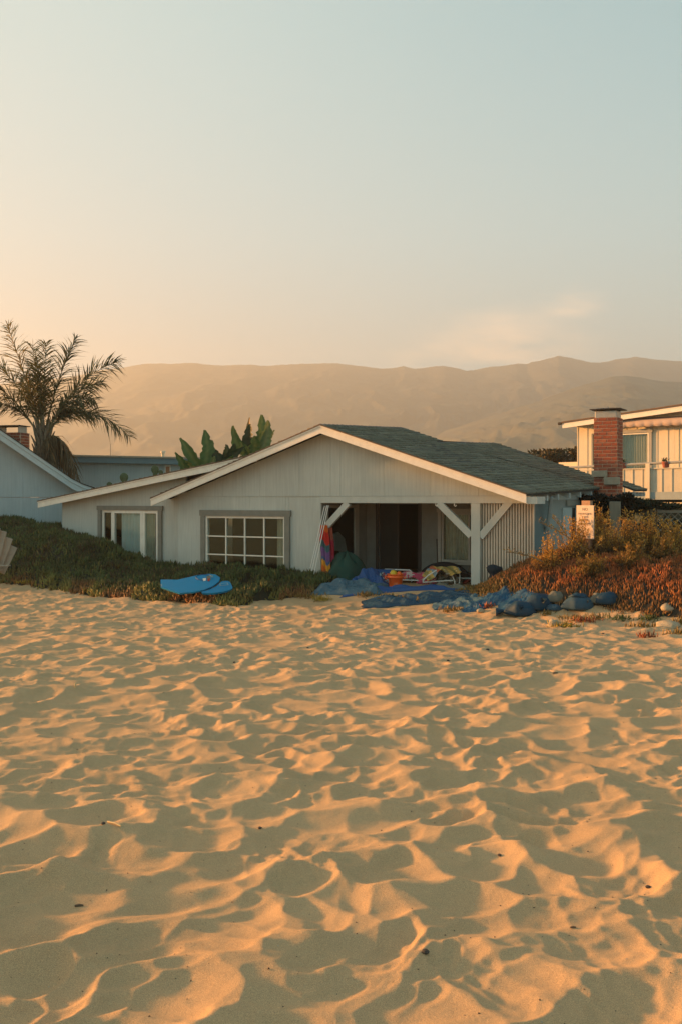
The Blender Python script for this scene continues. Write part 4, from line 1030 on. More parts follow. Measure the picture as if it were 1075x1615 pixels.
def sprig(px, py, size, label, kind='gold', seed=0, group='ice plant sprigs in the sand'):
    r = random.Random(seed); Y = gy(px, py)
    x = W(px, py, Y).x; z = sz(x, Y)
    n = int(60*size/.18); rg = np.random.default_rng(seed)
    P = np.stack([rg.normal(0, size*.62, n), rg.normal(0, size*.3, n), rg.uniform(-.015, .05, n)], 1)
    cols = {'gold': (.27, .17, .045), 'green': (.12, .14, .04), 'red': (.34, .10, .04), 'yellow': (.42, .28, .04)}[kind]
    c = np.array(cols)[None]*(.6+.7*rg.random((n, 1)))
    V, Q, T, C = spikes(P, rg.uniform(.06, .13, n), .010, seed, c, .75)
    o = link('ice_plant_sprig', np_mesh('ice_plant_sprig', V, Q=Q, T=T, col=C, mats=M['succ']), loc=(x, Y, z))
    tag(o, label, 'plant', group)
SP = [(712, 966, .22, 'gold', 'ice plant sprig trailing over bare sand in front of the long blue tarp'),
 (938, 978, .16, 'gold', 'brown gold ice plant tuft just right of the bag with the folded top'),
 (975, 980, .15, 'green', 'small ice plant tuft on the sand right below the last sandbag'),
 (1010, 991, .20, 'gold', 'leaning ice plant sprig alone on the sand between two wider tufts'),
 (1018, 1003, .14, 'red', 'reddish short tuft nearest to the camera in the right hand sand'),
 (1024, 978, .20, 'green', 'greenish ice plant tuft against the foot of the red bank'),
 (1070, 1000, .22, 'gold', 'golden tuft cut by the right edge, lowest in the sand'),
 (1072, 984, .13, 'gold', 'golden tuft at the right edge above the lowest one'),
 (905, 982, .22, 'gold', 'gold sprigs spreading just behind the round pale stone'),
 (890, 990, .24, 'yellow', 'yellow leaved sprig beside the round pale stone'),
 (918, 984, .20, 'red', 'red stemmed sprig right of the yellow one'),
 (862, 972, .10, 'gold', 'tiny ice plant sprig at the mouth of the pale grey sandbag'),
 (770, 960, .10, 'red', 'short red sprig in front of the crumpled tarp'),
 (488, 944, .28, 'gold', 'golden ice plant tuft at the foot of the white poles'),
 (508, 948, .20, 'yellow', 'golden tuft on the sand left of the faded blue tarp'),
 (465, 940, .26, 'gold', 'golden ice plant mat just left of the white poles'),
 (430, 943, .22, 'yellow', 'yellow ice plant fringe below the corner of the pane window'),
 (575, 941, .20, 'gold', 'brown gold tuft between the two blue tarps'),
 (610, 944, .22, 'gold', 'brown gold tuft below the orange bucket'),
 (645, 946, .20, 'gold', 'brown gold tuft in front of the blue tarp right of the bucket'),
 (665, 949, .16, 'gold', 'last of the brown tufts before the dark crumpled tarp'),
 (20, 919, .22, 'green', 'low green fringe at the edge of the sand below the chair'),
 (45, 922, .25, 'yellow', 'yellow tipped tuft at the bank edge left of the buried stone'),
 (72, 925, .16, 'red', 'orange red tuft at the bank edge beside the buried stone'),
 (150, 938, .25, 'yellow', 'yellow tuft at the bank edge right of the buried stone'),
 (200, 942, .22, 'red', 'reddish tuft at the bank edge left of the blue boards')]
for k, (px, py, s, kd, lab) in enumerate(SP): sprig(px, py, s, lab, kd, 100+k)

# ------------------------------------------------------------ shrubs
def shrub(px, pybase, Y, h, w, n, label, seed, tipcol=(.32, .22, .045), base=(.10, .075, .035), lean=0, density=1.0, group='dry golden shrubs on the right bank'):
    r = random.Random(seed); rg = np.random.default_rng(seed)
    b = W(px, pybase, Y); z0 = gz(b.x, Y)
    T = empty('shrub', (b.x, Y, z0), r.uniform(0, 6), label, 'shrub', group)
    stems = MB(); P = []; hv = []
    ca, sa = math.cos(-T.rotation_euler.z), math.sin(-T.rotation_euler.z)
    for i in range(n):
        az = r.uniform(0, 2*math.pi); rr = abs(r.gauss(0, .45)); ex, ey = math.cos(az)*rr*w, math.sin(az)*rr*w*.7
        ex += lean*r.random()
        spike = r.random() < .22; hh = h*(r.uniform(1.1, 1.5) if spike else r.choice([.5, .65, .8, .95])*r.uniform(.85, 1.1))*(1-.25*min(1, rr)); k0 = r.uniform(.1, .4)
        a = Vector((ex*k0, ey*k0, -.05)); c = Vector((ex*.75, ey*.75, hh*.55)); e = Vector((ex*1.1+r.uniform(-.1, .1), ey*1.1, hh))
        pts = [a.lerp(c, t)*(1-t)+c.lerp(e, t)*t for t in (0, .25, .5, .75, 1)]
        pts = [Vector((p.x*ca-p.y*sa, p.x*sa+p.y*ca, p.z)) for p in pts]
        stems.tube(pts, [.009, .007, .006, .005, .003], 4)
        m = int(55*density)
        for k in range(m):
            t = r.uniform(.15, 1)**.8*4; j = min(3, int(t)); p = pts[j].lerp(pts[j+1], t-j); s_ = .022 if spike else .05
            P.append((p.x+r.gauss(0, s_), p.y+r.gauss(0, s_), p.z+r.gauss(0, .03))); hv.append((t/4, hh/h))
    stems.build('stems', M['twig'], T)
    hv = np.array(hv)
    def colf(P_, g):
        n_ = len(P_); t = (sstep(.35, .9, hv[:, 0])*sstep(.4, .85, hv[:, 1]))[:, None]
        c = np.array(base)[None]*(1-t)+np.array(tipcol)[None]*t  # golden tips also carry sunlight in their colour, core leaves darkened
        c = c*(.55+.9*g.random((n_, 1)))
        return c
    leaves(T, 'foliage', P, .055, base, .4, seed, aspect=.38, up=.5, colf=colf)
    return T
SH = [(862, 893, 19.85, .62, .60, 34, 'sparse golden shrub at the left end of the bank reaching over the batten screen', 1.0),
 (905, 892, 20.05, .70, .60, 46, 'bushy brown shrub directly below the notice board', 1.1),
 (945, 890, 20.25, .82, .60, 48, 'tall golden tipped shrub just right of the notice board', 1.1),
 (985, 888, 20.35, .74, .62, 46, 'golden tipped shrub in front of the square wooden post', 1.1),
 (1022, 888, 20.45, .74, .62, 46, 'brown shrub before the lattice, left of the last one', 1.1),
 (1062, 888, 20.25, .62, .62, 46, 'dense dark shrub cut by the right edge of the picture', 1.2),
 (930, 893, 19.25, .42, .55, 40, 'low dark twiggy shrub in front of the golden ones', 1.1),
 (1000, 893, 19.15, .44, .55, 40, 'low dark shrub left of the pointed stone', 1.1),
 (1050, 893, 19.35, .42, .5, 36, 'low dark shrub behind the pointed stone', 1.1)]
for k, (px, py, Y, h, w, n, lab, dn) in enumerate(SH):
    shrub(px, py, Y, h*1.12, w, int(n*1.9), lab, 300+k, density=dn, base=(.090, .054, .026) if k < 6 else (.045, .034, .020), tipcol=(.60, .33, .06) if k < 6 else (.32, .19, .04))
def leaning_branch(px, py, Y, tip, label, seed):
    r = random.Random(seed); a = W(px, py, Y); b = W(*tip, Y-.15); T = empty('dry_branch', a, 0, label, 'branch', 'long dry branches')
    d = b-a; pts = [d*t + Vector((0, 0, .06*math.sin(t*3.1))) for t in (0, .33, .66, 1)]
    MB().tube(pts, [.016, .013, .011, .007], 5).build('stem', M['twigpale'], T)
    P = []
    for k in range(60): t = r.uniform(.5, 1); p = d*t; P.append((p.x+r.gauss(0, .02), p.y+r.gauss(0, .02), p.z+.05+r.gauss(0, .02)))
    leaves(T, 'foliage', P, .05, (.25, .18, .06), .4, seed)
M['twigpale'] = mat('pale dry twig', (.22, .16, .09), .9, .2, 12)
leaning_branch(905, 868, 19.9, (870, 815), 'long bare branch slanting up left before the shutter', 1)
leaning_branch(925, 870, 19.9, (849, 823), 'longest bare branch slanting far left across the dark side wall', 2)
leaning_branch(860, 888, 19.8, (797, 871), 'thin low branch reaching left across the batten screen', 3)

def bush(px, py, Y, rx, rz, n, col, label, seed, size=.16, cat='bush', group=None, name='bush'):
    """leafy mass: leaves scattered in several clumps round a few stems"""
    r = random.Random(seed); rg = np.random.default_rng(seed); c = W(px, py, Y)
    T = empty(name, (c.x, Y, gz(c.x, Y) if Y < 60 else 0), 0, label, cat, group); z = c.z-T.location.z
    P = []; cl = [(r.uniform(-1, 1)*rx*.75, r.uniform(-.5, .5)*rx, z+r.uniform(-.8, .55)*rz, r.uniform(.28, .5)) for _ in range(14)]
    for x, y, zz, q in cl:
        m = n//14; v = rg.normal(size=(m, 3)); v /= np.linalg.norm(v, axis=1)[:, None]; v *= rg.uniform(.45, 1.05, (m, 1))
        P.append(v*np.array([rx*q, rx*q*.8, rz*q])+np.array([x, y, zz]))
    P = np.concatenate(P); leaves(T, 'foliage', P, size, col, .45, seed, aspect=.5)
    st = MB()
    for x, y, zz, q in cl[:7]: st.tube([(x*.1, y*.1, 0), (x*.5, y*.5, zz*.5), (x, y, zz)], [.05, .035, .015], 5)
    st.build('stems', M['twig'], T)
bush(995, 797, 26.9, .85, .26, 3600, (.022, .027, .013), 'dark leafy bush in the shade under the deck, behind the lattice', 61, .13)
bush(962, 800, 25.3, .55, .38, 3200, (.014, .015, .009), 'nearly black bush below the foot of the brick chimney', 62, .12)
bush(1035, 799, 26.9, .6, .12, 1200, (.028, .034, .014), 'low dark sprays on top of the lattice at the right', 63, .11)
bush(1000, 850, 28.6, 1.5, .62, 5200, (.016, .018, .010), 'dark hedge added as backing close behind the lattice fence', 68, .16)  # hedges added as dark backing so the lattice stands out
bush(1085, 850, 28.2, 1.3, .60, 3600, (.018, .020, .010), 'dark hedge added behind the lattice at the right edge of the picture', 69, .16)
bush(890, 722, 60, 1.9, .75, 3200, (.060, .048, .018), 'round olive bush seen over the roof left of the white house', 64, .30)
bush(922, 782, 25.6, .18, .18, 300, (.014, .014, .012), 'small dark plant hanging under the eave above the notice board', 66, .07, 'plant', name='hanging_plant')

# ------------------------------------------------------------ palm
def palm():
    Y = 35.0; b = W(68, 740, Y); T = empty('palm_tree', (b.x, Y, 0), 0, 'shaggy date palm with arching fronds behind the left house', 'palm')
    r = random.Random(12); zc = EYE+(788-692)/F*Y
    MB().tube([(0, 0, 0), (.02, 0, zc*.5), (0, 0, zc-.6), (0, 0, zc+.5)], [.19, .18, .24, .12], 12).build('trunk', M['bark'], T)
    for i in range(46):              # frond bases round the trunk
        a = i*2.4; z = zc-1.3+1.75*i/46; q = Vector((math.cos(a), math.sin(a), 0))
        MB().tube([q*.16+Vector((0, 0, z-.1)), q*.29+Vector((0, 0, z+.2)), q*(.33+.1*r.random())+Vector((0, 0, z+.48))], [.075, .05, .018], 5).build('frond_base', M['boot'], T)
    def frond(tipdx, tipdz, dy, length_c, dead=False, dens=1.0, start=None, seed=0, sag=.5, warm=0):
        rr = random.Random(seed); p0 = Vector((tipdx*.03, dy*.03, zc-.05+rr.uniform(-.1, .3) if not dead else zc-.25)); tip = Vector((tipdx, dy, zc+tipdz))
        mid = p0.lerp(tip, .40)+Vector((0, 0, length_c)); n = 56; pts = []
        for i in range(n+1):
            t = i/n; pts.append(p0*(1-t)**2+mid*2*t*(1-t)+tip*t*t)
        mb = MB(); mb.tube(pts[::4], [.035*(1-t/10)+.006 for t in range(len(pts[::4]))], 5)
        LV = []; LT = []; C = []
        green = ((.085, .10, .045), (.13, .13, .05), (.22, .18, .06))[warm] if not dead else (.17, .125, .065)  # upper and left fronds lighter gold, sunlight put into the leaf colour
        total = (tip-p0).length
        for i in range(n):
            k = len(LV); wv = Vector((.008, .0, .0)); LV += [pts[i]-wv, pts[i]+wv, pts[i+1]-wv, pts[i+1]+wv]; LT += [(k, k+1, k+3), (k, k+3, k+2)]; C += [(.2, .17, .08)]*4
        for i in range(int(13 if not dead else 9), n):
          for sub in (0, .5):
            t = (i+sub)/n; p = pts[i].lerp(pts[min(i+1, n)], sub); d = (pts[min(i+1, n)]-pts[i-1]).normalized()
            side = d.cross(Vector((0, 0, 1))); side = side.normalized() if side.length > .1 else Vector((1, 0, 0)); upv = side.cross(d)
            ll = .92*math.sin(math.pi*min(1, .12+(t-.2)*.98))**.6*(total/3.4)**.5
            for s in (-1, 1):
                if rr.random() > dens: continue
                an = rr.uniform(-1.25, 1.25) + (0 if s > 0 else math.pi)
                dr = ((side*math.cos(an)+upv*math.sin(an))*.80+d*rr.uniform(.55, .85)-Vector((0, 0, sag*rr.uniform(.3, .9)*(1.9 if dead else .55)))).normalized()
                L_ = ll*rr.uniform(.7, 1.15); wv = dr.cross(Vector((rr.uniform(-1, 1), rr.uniform(-1, 1), 1))).normalized()*.020
                m_ = p+dr*L_*.5; e = p+dr*L_-Vector((0, 0, L_*.16*(3 if dead else 1)))
                k = len(LV); LV += [p-wv*.6, p+wv*.6, m_-wv, m_+wv, e]; LT += [(k, k+1, k+3), (k, k+3, k+2), (k+2, k+3, k+4)]
                q = rr.uniform(.6, 1.35); yy = rr.random() < .12
                cc = (green[0]*q*(1.8 if yy else 1), green[1]*q*(1.3 if yy else 1), green[2]*q); C += [cc]*5
        o = link('frond', np_mesh('frond', [tuple(v) for v in LV], T=LT, col=np.array(C), mats=M['leaf']), T)
        mb.build('rachis', M['rachis'], o)
    S = Y/F     # metres per pixel here
    FR = [(15, 514, -.2, .5, 2), (45, 540, .5, .4, 1), (78, 543, -.4, .4, 1), (118, 531, .2, .9, 0), (188, 572, -.2, 1.5, 0), (152, 598, .9, 1.3, 0), (158, 634, -.7, 1.5, 0), (208, 690, -.2, 2.3, 0),
          (-14, 570, .3, 1.1, 1), (-34, 600, -.4, 1.4, 0), (-48, 645, .2, 1.8, 0), (18, 596, 1.3, .9, 0), (62, 566, -.3, .4, 1), (104, 650, .5, 1.1, 0), (140, 655, 1.2, 1.5, 0)]
    for k, (px, py, dy, c, w) in enumerate(FR): frond((px-68)*S, (692-py)*S, dy, c*.8, False, .97, seed=k+30, warm=w)
    for k, (px, py, dy, c) in enumerate([(129, 756, -.4, 1.6), (112, 752, .1, 1.3), (94, 742, -.6, 1.1), (84, 733, .3, .8)]): frond((px-68)*S, (692-py)*S, dy, c*1.0, True, .95, seed=k+80, sag=.8)
    # a mass of orange flower stalks in the heart
    P = [(r.gauss(0, .16), r.gauss(0, .16), zc+1.5+r.uniform(-.7, .7)) for _ in range(160)]
    fs = leaves(T, 'flower_stalks', P, .30, (.30, .17, .05), .4, 5, aspect=.06, up=1.0); tag(fs, kind='stuff')
M['boot'] = mat('frond base', (.24, .185, .12), .9, .3, 8, .5, 30)
M['rachis'] = mat('frond stalk', (.20, .17, .08), .7, .15, 5)
palm()

# ------------------------------------------------------------ banana like bird of paradise plants
def paddle(par, base, tip, width, seed, col=(.055, .10, .028), tear=.15, fold=.35, face=None):
    r = random.Random(seed); base = Vector(base); tip = Vector(tip); d = tip-base; L_ = d.length; dn = d.normalized()
    side = face or Vector((r.uniform(.6, 1), r.uniform(-.5, .5), 0)); side = (side-dn*side.dot(dn)).normalized(); nn = side.cross(dn)
    n = 16; V = []; C = []; Fq = []; bow = Vector((r.uniform(-.1, .1), r.uniform(-.1, .1), 0))*L_
    for i in range(n+1):
        t = i/n; w = width*.5*(math.sin(math.pi*min(1, t*.93+.03)**.75))**.8+.004
        c = base+d*t+bow*math.sin(math.pi*t)-nn*(L_*.12*t*t)
        cut1 = 1-(.4 if r.random() < tear else 0)*r.random(); cut2 = 1-(.4 if r.random() < tear else 0)*r.random()
        for k, s in ((-1, cut1), (-.5, cut1), (0, 1), (.5, cut2), (1, cut2)):
            V.append(tuple(c+side*w*k*s+nn*abs(k)*w*fold+nn*.012*math.sin(i*2.2+k)))
            g = r.uniform(.85, 1.15); C.append((col[0]*g*(1.9 if k == 0 else 1), col[1]*g*(1.35 if k == 0 else 1), col[2]*g*(1.4 if k == 0 else 1)))
    for i in range(n):
        for k in range(4): a = i*5+k; Fq.append((a, a+1, a+6, a+5))
    return link('leaf', np_mesh('leaf', V, Q=Fq, col=np.array(C), mats=M['leaf'], smooth=True), par)
def banana(name_px, Y, lv, label, seed):
    b = W(name_px, 788, Y); T = empty('banana_plant', (b.x, Y, 0), 0, label, 'plant', 'banana plants over the left roof'); r = random.Random(seed)
    for k, (bx, by, tx, ty, w, dy, kind) in enumerate(lv):
        a = W(bx, by, Y); e = W(tx, ty, Y); col = {'g': (.085, .14, .04), 'd': (.030, .050, .020), 'y': (.22, .21, .05), 'p': (.14, .18, .065), 'b': (.30, .19, .06)}[kind]
        A = Vector((a.x-b.x, dy*.4, a.z)); B = Vector((e.x-b.x, dy, e.z))
        lf = paddle(T, A, B, w*1.3/F*Y, seed*10+k, col, .45 if kind != 'd' else .4)
        MB().tube([(0, 0, .1), (A.x*.6, dy*.2, A.z*.6), tuple(A)], [.05, .04, .025], 6).build('leaf_stalk', M['rachis'], T)
banana(322, 33, [(318, 742, 284, 692, 15, -.2, 'g'), (322, 738, 322, 677, 17, .1, 'g'), (328, 742, 331, 690, 12, .6, 'g'), (310, 748, 290, 726, 11, -.4, 'y'), (300, 752, 282, 716, 12, -.6, 'g'), (330, 745, 334, 712, 12, .3, 'd'), (312, 745, 300, 708, 10, .5, 'p'), (320, 752, 342, 722, 12, -.4, 'p'), (318, 750, 296, 738, 12, -.7, 'g')], 'banana plant with broad upright leaves standing left above the roof', 1)
banana(352, 33.5, [(352, 738, 372, 701, 13, -.2, 'd'), (350, 738, 336, 706, 13, .3, 'd'), (360, 735, 384, 706, 12, -.4, 'd'), (352, 738, 356, 698, 13, .5, 'd'), (345, 742, 372, 722, 11, -.6, 'g'), (368, 738, 386, 716, 12, .1, 'g')], 'shorter dark banana plant between the two taller ones', 2)
banana(398, 34, [(392, 722, 366, 673, 14, -.2, 'g'), (395, 718, 388, 656, 9, .3, 'b'), (396, 716, 391, 668, 17, .1, 'd'), (404, 715, 413, 652, 15, .2, 'g'), (410, 715, 424, 664, 15, -.2, 'p'), (400, 715, 404, 690, 16, -.5, 'g'), (388, 722, 382, 698, 12, -.3, 'g'), (412, 712, 430, 675, 8, .3, 'p')], 'tallest banana plant with a dry brown leaf close to the gable', 3)
# prickly pear pads above the left roof line
def cactus(pads, Y, label):
    b = W(pads[0][0], 788, Y); T = empty('prickly_pear', (b.x, Y, 0), 0, label, 'cactus', 'prickly pear cactuses')
    for px, py, w, h in pads:
        c = W(px, py, Y); rx, rz = w/2/F*Y, h/2/F*Y; me = MB()
        me.lathe([(.001, -1), (.45, -.88), (.8, -.5), (.98, 0), (.85, .5), (.5, .87), (.001, 1)], 16); me.v = [(x*rx, y*rx*.25, z*rz) for x, y, z in me.v]
        me.build('pad', M['cactus'], T, smooth=True, loc=(c.x-b.x, 0, c.z), rot=(0, R((px*7) % 30-15), .3))
    c = W(pads[0][0], pads[0][1], Y); MB().tube([(0, 0, 0), (0, 0, c.z)], [.12, .08], 8).build('stem', M['cactus'], T)
M['cactus'] = mat('cactus pad', (.10, .12, .05), .6, .15, 6)
cactus([(196, 753, 14, 15), (173, 764, 9, 8)], 33.5, 'prickly pear with one pale green pad above the left roof line'); cactus([(245, 741, 13, 15), (254, 746, 8, 10)], 34, 'prickly pear with a dark green pad just right of the paler one')
# ------------------------------------------------------------ things on the porch and on the sand
def cloth(name, px, py, Y, w, d, label, m, seed, h=.12, fold=.05, rot=0, cat='tarp', freq=3.5, lumps=(), group=None, twist=.3, thick=.012):
    """crumpled sheet lying on the ground, closed underneath"""
    Y = gy(px, py) if Y is None else Y; c = W(px, py, Y); x0 = c.x; rz = R(rot); ca, sa = math.cos(rz), math.sin(rz); nx, ny = 130, 64
    U, Vv = np.meshgrid(np.linspace(-1, 1, nx), np.linspace(-1, 1, ny))
    a = U+.12*fbm(U*1.5+seed, Vv*1.5, seed, 3); b = Vv*(1+.35*fbm(U*1.7+seed, U*0+2, seed+1, 3))+.10*fbm(U*2+5, Vv*2+seed, seed+2, 3)
    lx = a*w/2; ly = b*d/2
    X = x0+lx*ca-ly*sa; Yy = Y+lx*sa+ly*ca
    r = 1-np.clip(np.maximum(np.abs(U), np.abs(Vv)), 0, 1)**4
    q = (U*freq*(w/max(w, d))+Vv*twist*freq); wv = fbm(U*2+seed*3, Vv*2, seed+5, 3)
    f1 = 1-np.sqrt(fbm(q*.9+wv*1.2, Vv*1.2+wv+seed, seed+7, 3)**2+.003)*1.8; f2 = 1-np.sqrt(fbm(U*freq*1.6+wv*2, Vv*freq*1.9+seed, seed+8, 3)**2+.002)*1.8
    dr = q*2.6+wv*2.2+seed; ripple = (.5+.5*np.sin(dr))**1.6*(.4+.9*vnoise(U*2.5+seed, Vv*2+3, seed+2))
    Z = base_z(X, Yy)+.012+r*(fold*1.5*ripple+h*.35*(fbm(U*1.2+seed, Vv*1.2, seed+11, 2)+1)+fold*.55*f1+fold*.5*f2)
    for lu, lv, lr, lh in lumps: Z += lh*np.exp(-(((U-lu)**2+(Vv-lv)**2)/lr**2))
    Z = np.maximum(Z, base_z(X, Yy)+.006)
    V = np.stack([X, Yy, Z], -1).reshape(-1, 3); nt_ = len(V); V2 = V.copy(); V2[:, 2] -= thick
    i = np.arange((ny-1)*nx).reshape(ny-1, nx)[:, :-1].ravel(); Q = np.stack([i, i+1, i+nx+1, i+nx], 1)
    rim = np.concatenate([np.arange(nx), np.arange(nx-1, nx*ny, nx)[1:], np.arange(nx*ny-1, nx*(ny-1)-1, -1)[1:], np.arange(nx*(ny-1), -1, -nx)[1:]])
    R1 = np.stack([rim[:-1], rim[1:], rim[1:]+nt_, rim[:-1]+nt_], 1)
    me = np_mesh(name, np.concatenate([V, V2]), Q=np.concatenate([Q, Q[:, ::-1]+nt_, R1]), mats=m, smooth=True)
    o = link(name, me); return tag(o, label, cat, group)
M['tarp_faded'] = mat('faded blue tarp', (.050, .115, .155), .6, .18, 5, .3, 40, wear=((.20, .24, .23), 5, .6))
M['tarp_blue'] = mat('royal blue cloth', (.022, .080, .22), .7, .12, 5, .3, 40)
M['tarp_deep'] = mat('deep blue tarp', (.012, .070, .135), .55, .2, 5, .4, 40, wear=((.06, .10, .12), 6, .4))
M['tarp_teal'] = mat('dark teal sheeting', (.014, .058, .10), .5, .25, 4, .4, 30, wear=((.10, .13, .13), 4, .5))
M['bag'] = mat('deep blue sandbag cloth', (.008, .042, .075), .6, .15, 4, .35, 50)
M['bag_pale'] = mat('sun faded sandbag cloth', (.15, .145, .11), .8, .12, 4, .3, 50)
M['bag_grey'] = mat('blue grey sandbag cloth', (.030, .075, .11), .7, .15, 4, .3, 50)
cloth('tarp', 550, 937, 22.6, 1.75, .75, 'faded blue tarp heaped in folds left on the sand at the foot of the poles', M['tarp_faded'], 3, .22, .07, -18, lumps=((-.6, 0, .35, .10), (.1, .3, .4, .08)))
cloth('tarp', 585, 925, 23.3, .95, .7, 'bright blue cloth standing up in a peak behind the faded tarp', M['tarp_blue'], 5, .20, .07, -10, lumps=((.05, .1, .30, .28), (-.45, 0, .35, .15)))
cloth('tarp', 632, 938, 22.2, 2.7, .42, 'long blue cloth stretched out in front of the orange bucket', M['tarp_blue'], 7, .06, .03, -6, lumps=((-.1, .1, .25, .03),), freq=5, twist=.1)
cloth('tarp', 660, 947, None, 2.5, .55, 'dark teal crumpled sheeting lying flat on the sand in the middle', M['tarp_teal'], 9, .10, .055, -4, freq=6)
cloth('tarp', 722, 953, None, 1.1, .50, 'dusty blue sheeting half covered by sand left of the sandbags', M['tarp_faded'], 11, .05, .035, -5, freq=5)
cloth('tarp', 768, 953, None, 1.15, .40, 'crumpled deep blue cloth with the steep left side before the red bank', M['tarp_deep'], 13, .10, .045, -6, lumps=((-.4, 0, .5, .06), (.4, .2, .5, .05)))
cloth('tarp', 836, 944, None, 1.25, .5, 'deep blue cloth with loose ends lying behind the sandbags', M['tarp_deep'], 15, .08, .045, -8, lumps=((0, .1, .5, .06),))

def sandbag(px, py, Y, w, h, label, m, seed, rot=0, neck=0, folded=False, dep=.8, m2=None):
    """plump filled bag, gathered at one end"""
    Y = gy(px, py)+.12; c = W(px, py, Y); z = gz(c.x, Y); V = []; nu, nv = 40, 20; r = np.random.default_rng(seed)
    th = np.linspace(0, 2*np.pi, nu, endpoint=False); ph = np.linspace(-np.pi/2, np.pi/2, nv)
    TH, PH = np.meshgrid(th, ph); cx = np.sign(np.cos(PH))*np.abs(np.cos(PH))**.7
    x = cx*np.cos(TH); y = cx*np.sin(TH); zz = np.sin(PH)
    zz = np.where(zz < 0, zz*.25, zz**.78); 
    pinch = 1-.75*np.clip(-x-.35, 0, 1)*1.3; y = y*np.clip(pinch, .15, 1); zz = zz*np.clip(pinch*1.05, .2, 1); x = np.where(x < -.5, x*1.25+.12, x)
    k = 1+.06*fbm(x*2+seed, y*2, seed, 3)
    wr = (1-np.abs(fbm(x*1.2+9, TH*1.2*np.ones_like(x)+zz, seed+3, 3)))*np.clip(-x+.25, 0, 1)*.13
    X = x*k*w/2; Y_ = y*k*w*dep/2*.8; Z = zz*(k+wr)*h
    Z = Z+.012*fbm(X*16+seed, Y_*16, seed+6, 3)*(zz > 0); P = np.stack([X, Y_, Z], -1).reshape(-1, 3); i = np.arange((nv-1)*nu).reshape(nv-1, nu); nxt = np.roll(i, -1, 1)
    Q = np.stack([i, nxt, nxt+nu, i+nu], -1).reshape(-1, 4)
    T = empty('sandbag', (c.x, Y, z+h*.1), R(rot), label, 'sandbag', 'blue sandbags in front of the red bank')
    link('bag', np_mesh('bag', P, Q=Q, mats=m, smooth=True), T)
    mb = MB(); n = 18; vv = []      # flared neck
    for j in range(5):
        for a in range(n):
            t = j/4; rr = (.05+.11*t)*(w/.5)*(1+.25*math.sin(a*2.7+j)); vv.append((-w*.55-t*.13*w/.5, math.cos(a*2*math.pi/n)*rr, math.sin(a*2*math.pi/n)*rr*.35+h*(.20-.12*t)))
    mb.add(vv, [(j*n+a, j*n+(a+1) % n, (j+1)*n+(a+1) % n, (j+1)*n+a) for j in range(4) for a in range(n)])
    if not folded: mb.build('neck', m2 or m, T, smooth=True)
    else:
        f = MB(); f.lathe([(.001, 0), (.9, .0), (1.05, .35), (.9, .7), (.6, .85), (.55, 1.05), (.001, .95)], 20)
        rr = w*.30; f.v = [(x*rr*(1+.15*math.sin(5*math.atan2(y, x))), y*rr*.7, h*.82+zz*h*.34+.02*math.sin(3*x+4*y)) for x, y, zz in f.v]; f.build('folded_top', m2 or m, T, smooth=True)
    return T
sandbag(821, 973, 19.6, .62, .235, 'front sandbag, plump and deep blue, lying nearest on the sand', M['bag'], 1, -8)
sandbag(850, 966, 20.1, .58, .27, 'larger deep blue sandbag pressed against the back of the front one', M['bag'], 2, 10)
sandbag(878, 956, 20.4, .50, .18, 'pale sand coloured bag half hidden behind the dark ones', M['bag_pale'], 3, 20)
sandbag(911, 966, 19.8, .60, .23, 'round sandbag with a dark folded cloth on top', M['bag_grey'], 4, -4, folded=True, m2=M['bag'])
sandbag(958, 960, 19.5, .50, .20, 'last sandbag on the right, half pale and half deep blue', M['bag'], 5, 172, m2=M['bag_pale'])
sandbag(942, 958, 19.7, .34, .17, 'small faded bag leaning on the left of the last sandbag', M['bag_pale'], 6, 12)
sandbag(874, 968, 19.9, .34, .10, 'flat empty grey bag lying between the round ones', M['bag_grey'], 7, 160)

def rock(px, py, w, h, label, seed, Y=None, pointy=0, sink=.2):
    Y = gy(px, py)
    x = W(px, py, Y).x; bm = bmesh.new(); bmesh.ops.create_icosphere(bm, subdivisions=3, radius=1)
    ww = w/F*Y/2; hh = h/F*Y
    for v in bm.verts:
        n = .18*(vnoise(np.array(v.co.x*1.7+seed), np.array(v.co.y*1.7+v.co.z*2.3), seed)-.5)*2
        p = v.co*(1+n); k = 1-pointy*max(0, p.z)*.6
        v.co = Vector((p.x*ww*k, p.y*ww*.8*k, p.z*hh*(.7 if p.z > 0 else .3)+hh*.15))
    for f in bm.faces: f.smooth = True
    me = bpy.data.meshes.new('rock'); bm.to_mesh(me); bm.free()
    tag(link('rock', me, None, M['rock'], loc=(x, Y, gz(x, Y)+hh*(-.1)), rot=(0, 0, seed)), label, 'rock')
rock(872, 988, 20, 15, 'round pale stone lying on the sand below the grey bag', 1)
rock(107, 929, 20, 9, 'smooth stone half buried at the foot of the left bank', 2)
rock(1039, 906, 16, 20, 'pointed pale stone sticking out of the red ice plant', 3, Y=19.9, pointy=1)
rock(1052, 962, 30, 14, 'weathered stone in the dark ice plant near the right edge', 4, Y=18.3)
rock(1052, 988, 46, 13, 'wide low sandy stone near the right edge, beside the tufts', 5, Y=17.2)
rock(1070, 951, 26, 10, 'low stone cut by the right edge at the foot of the bank', 6, Y=18.6)
rock(757, 965, 14, 7, 'small stone sunk in the sand before the crumpled tarp', 7)

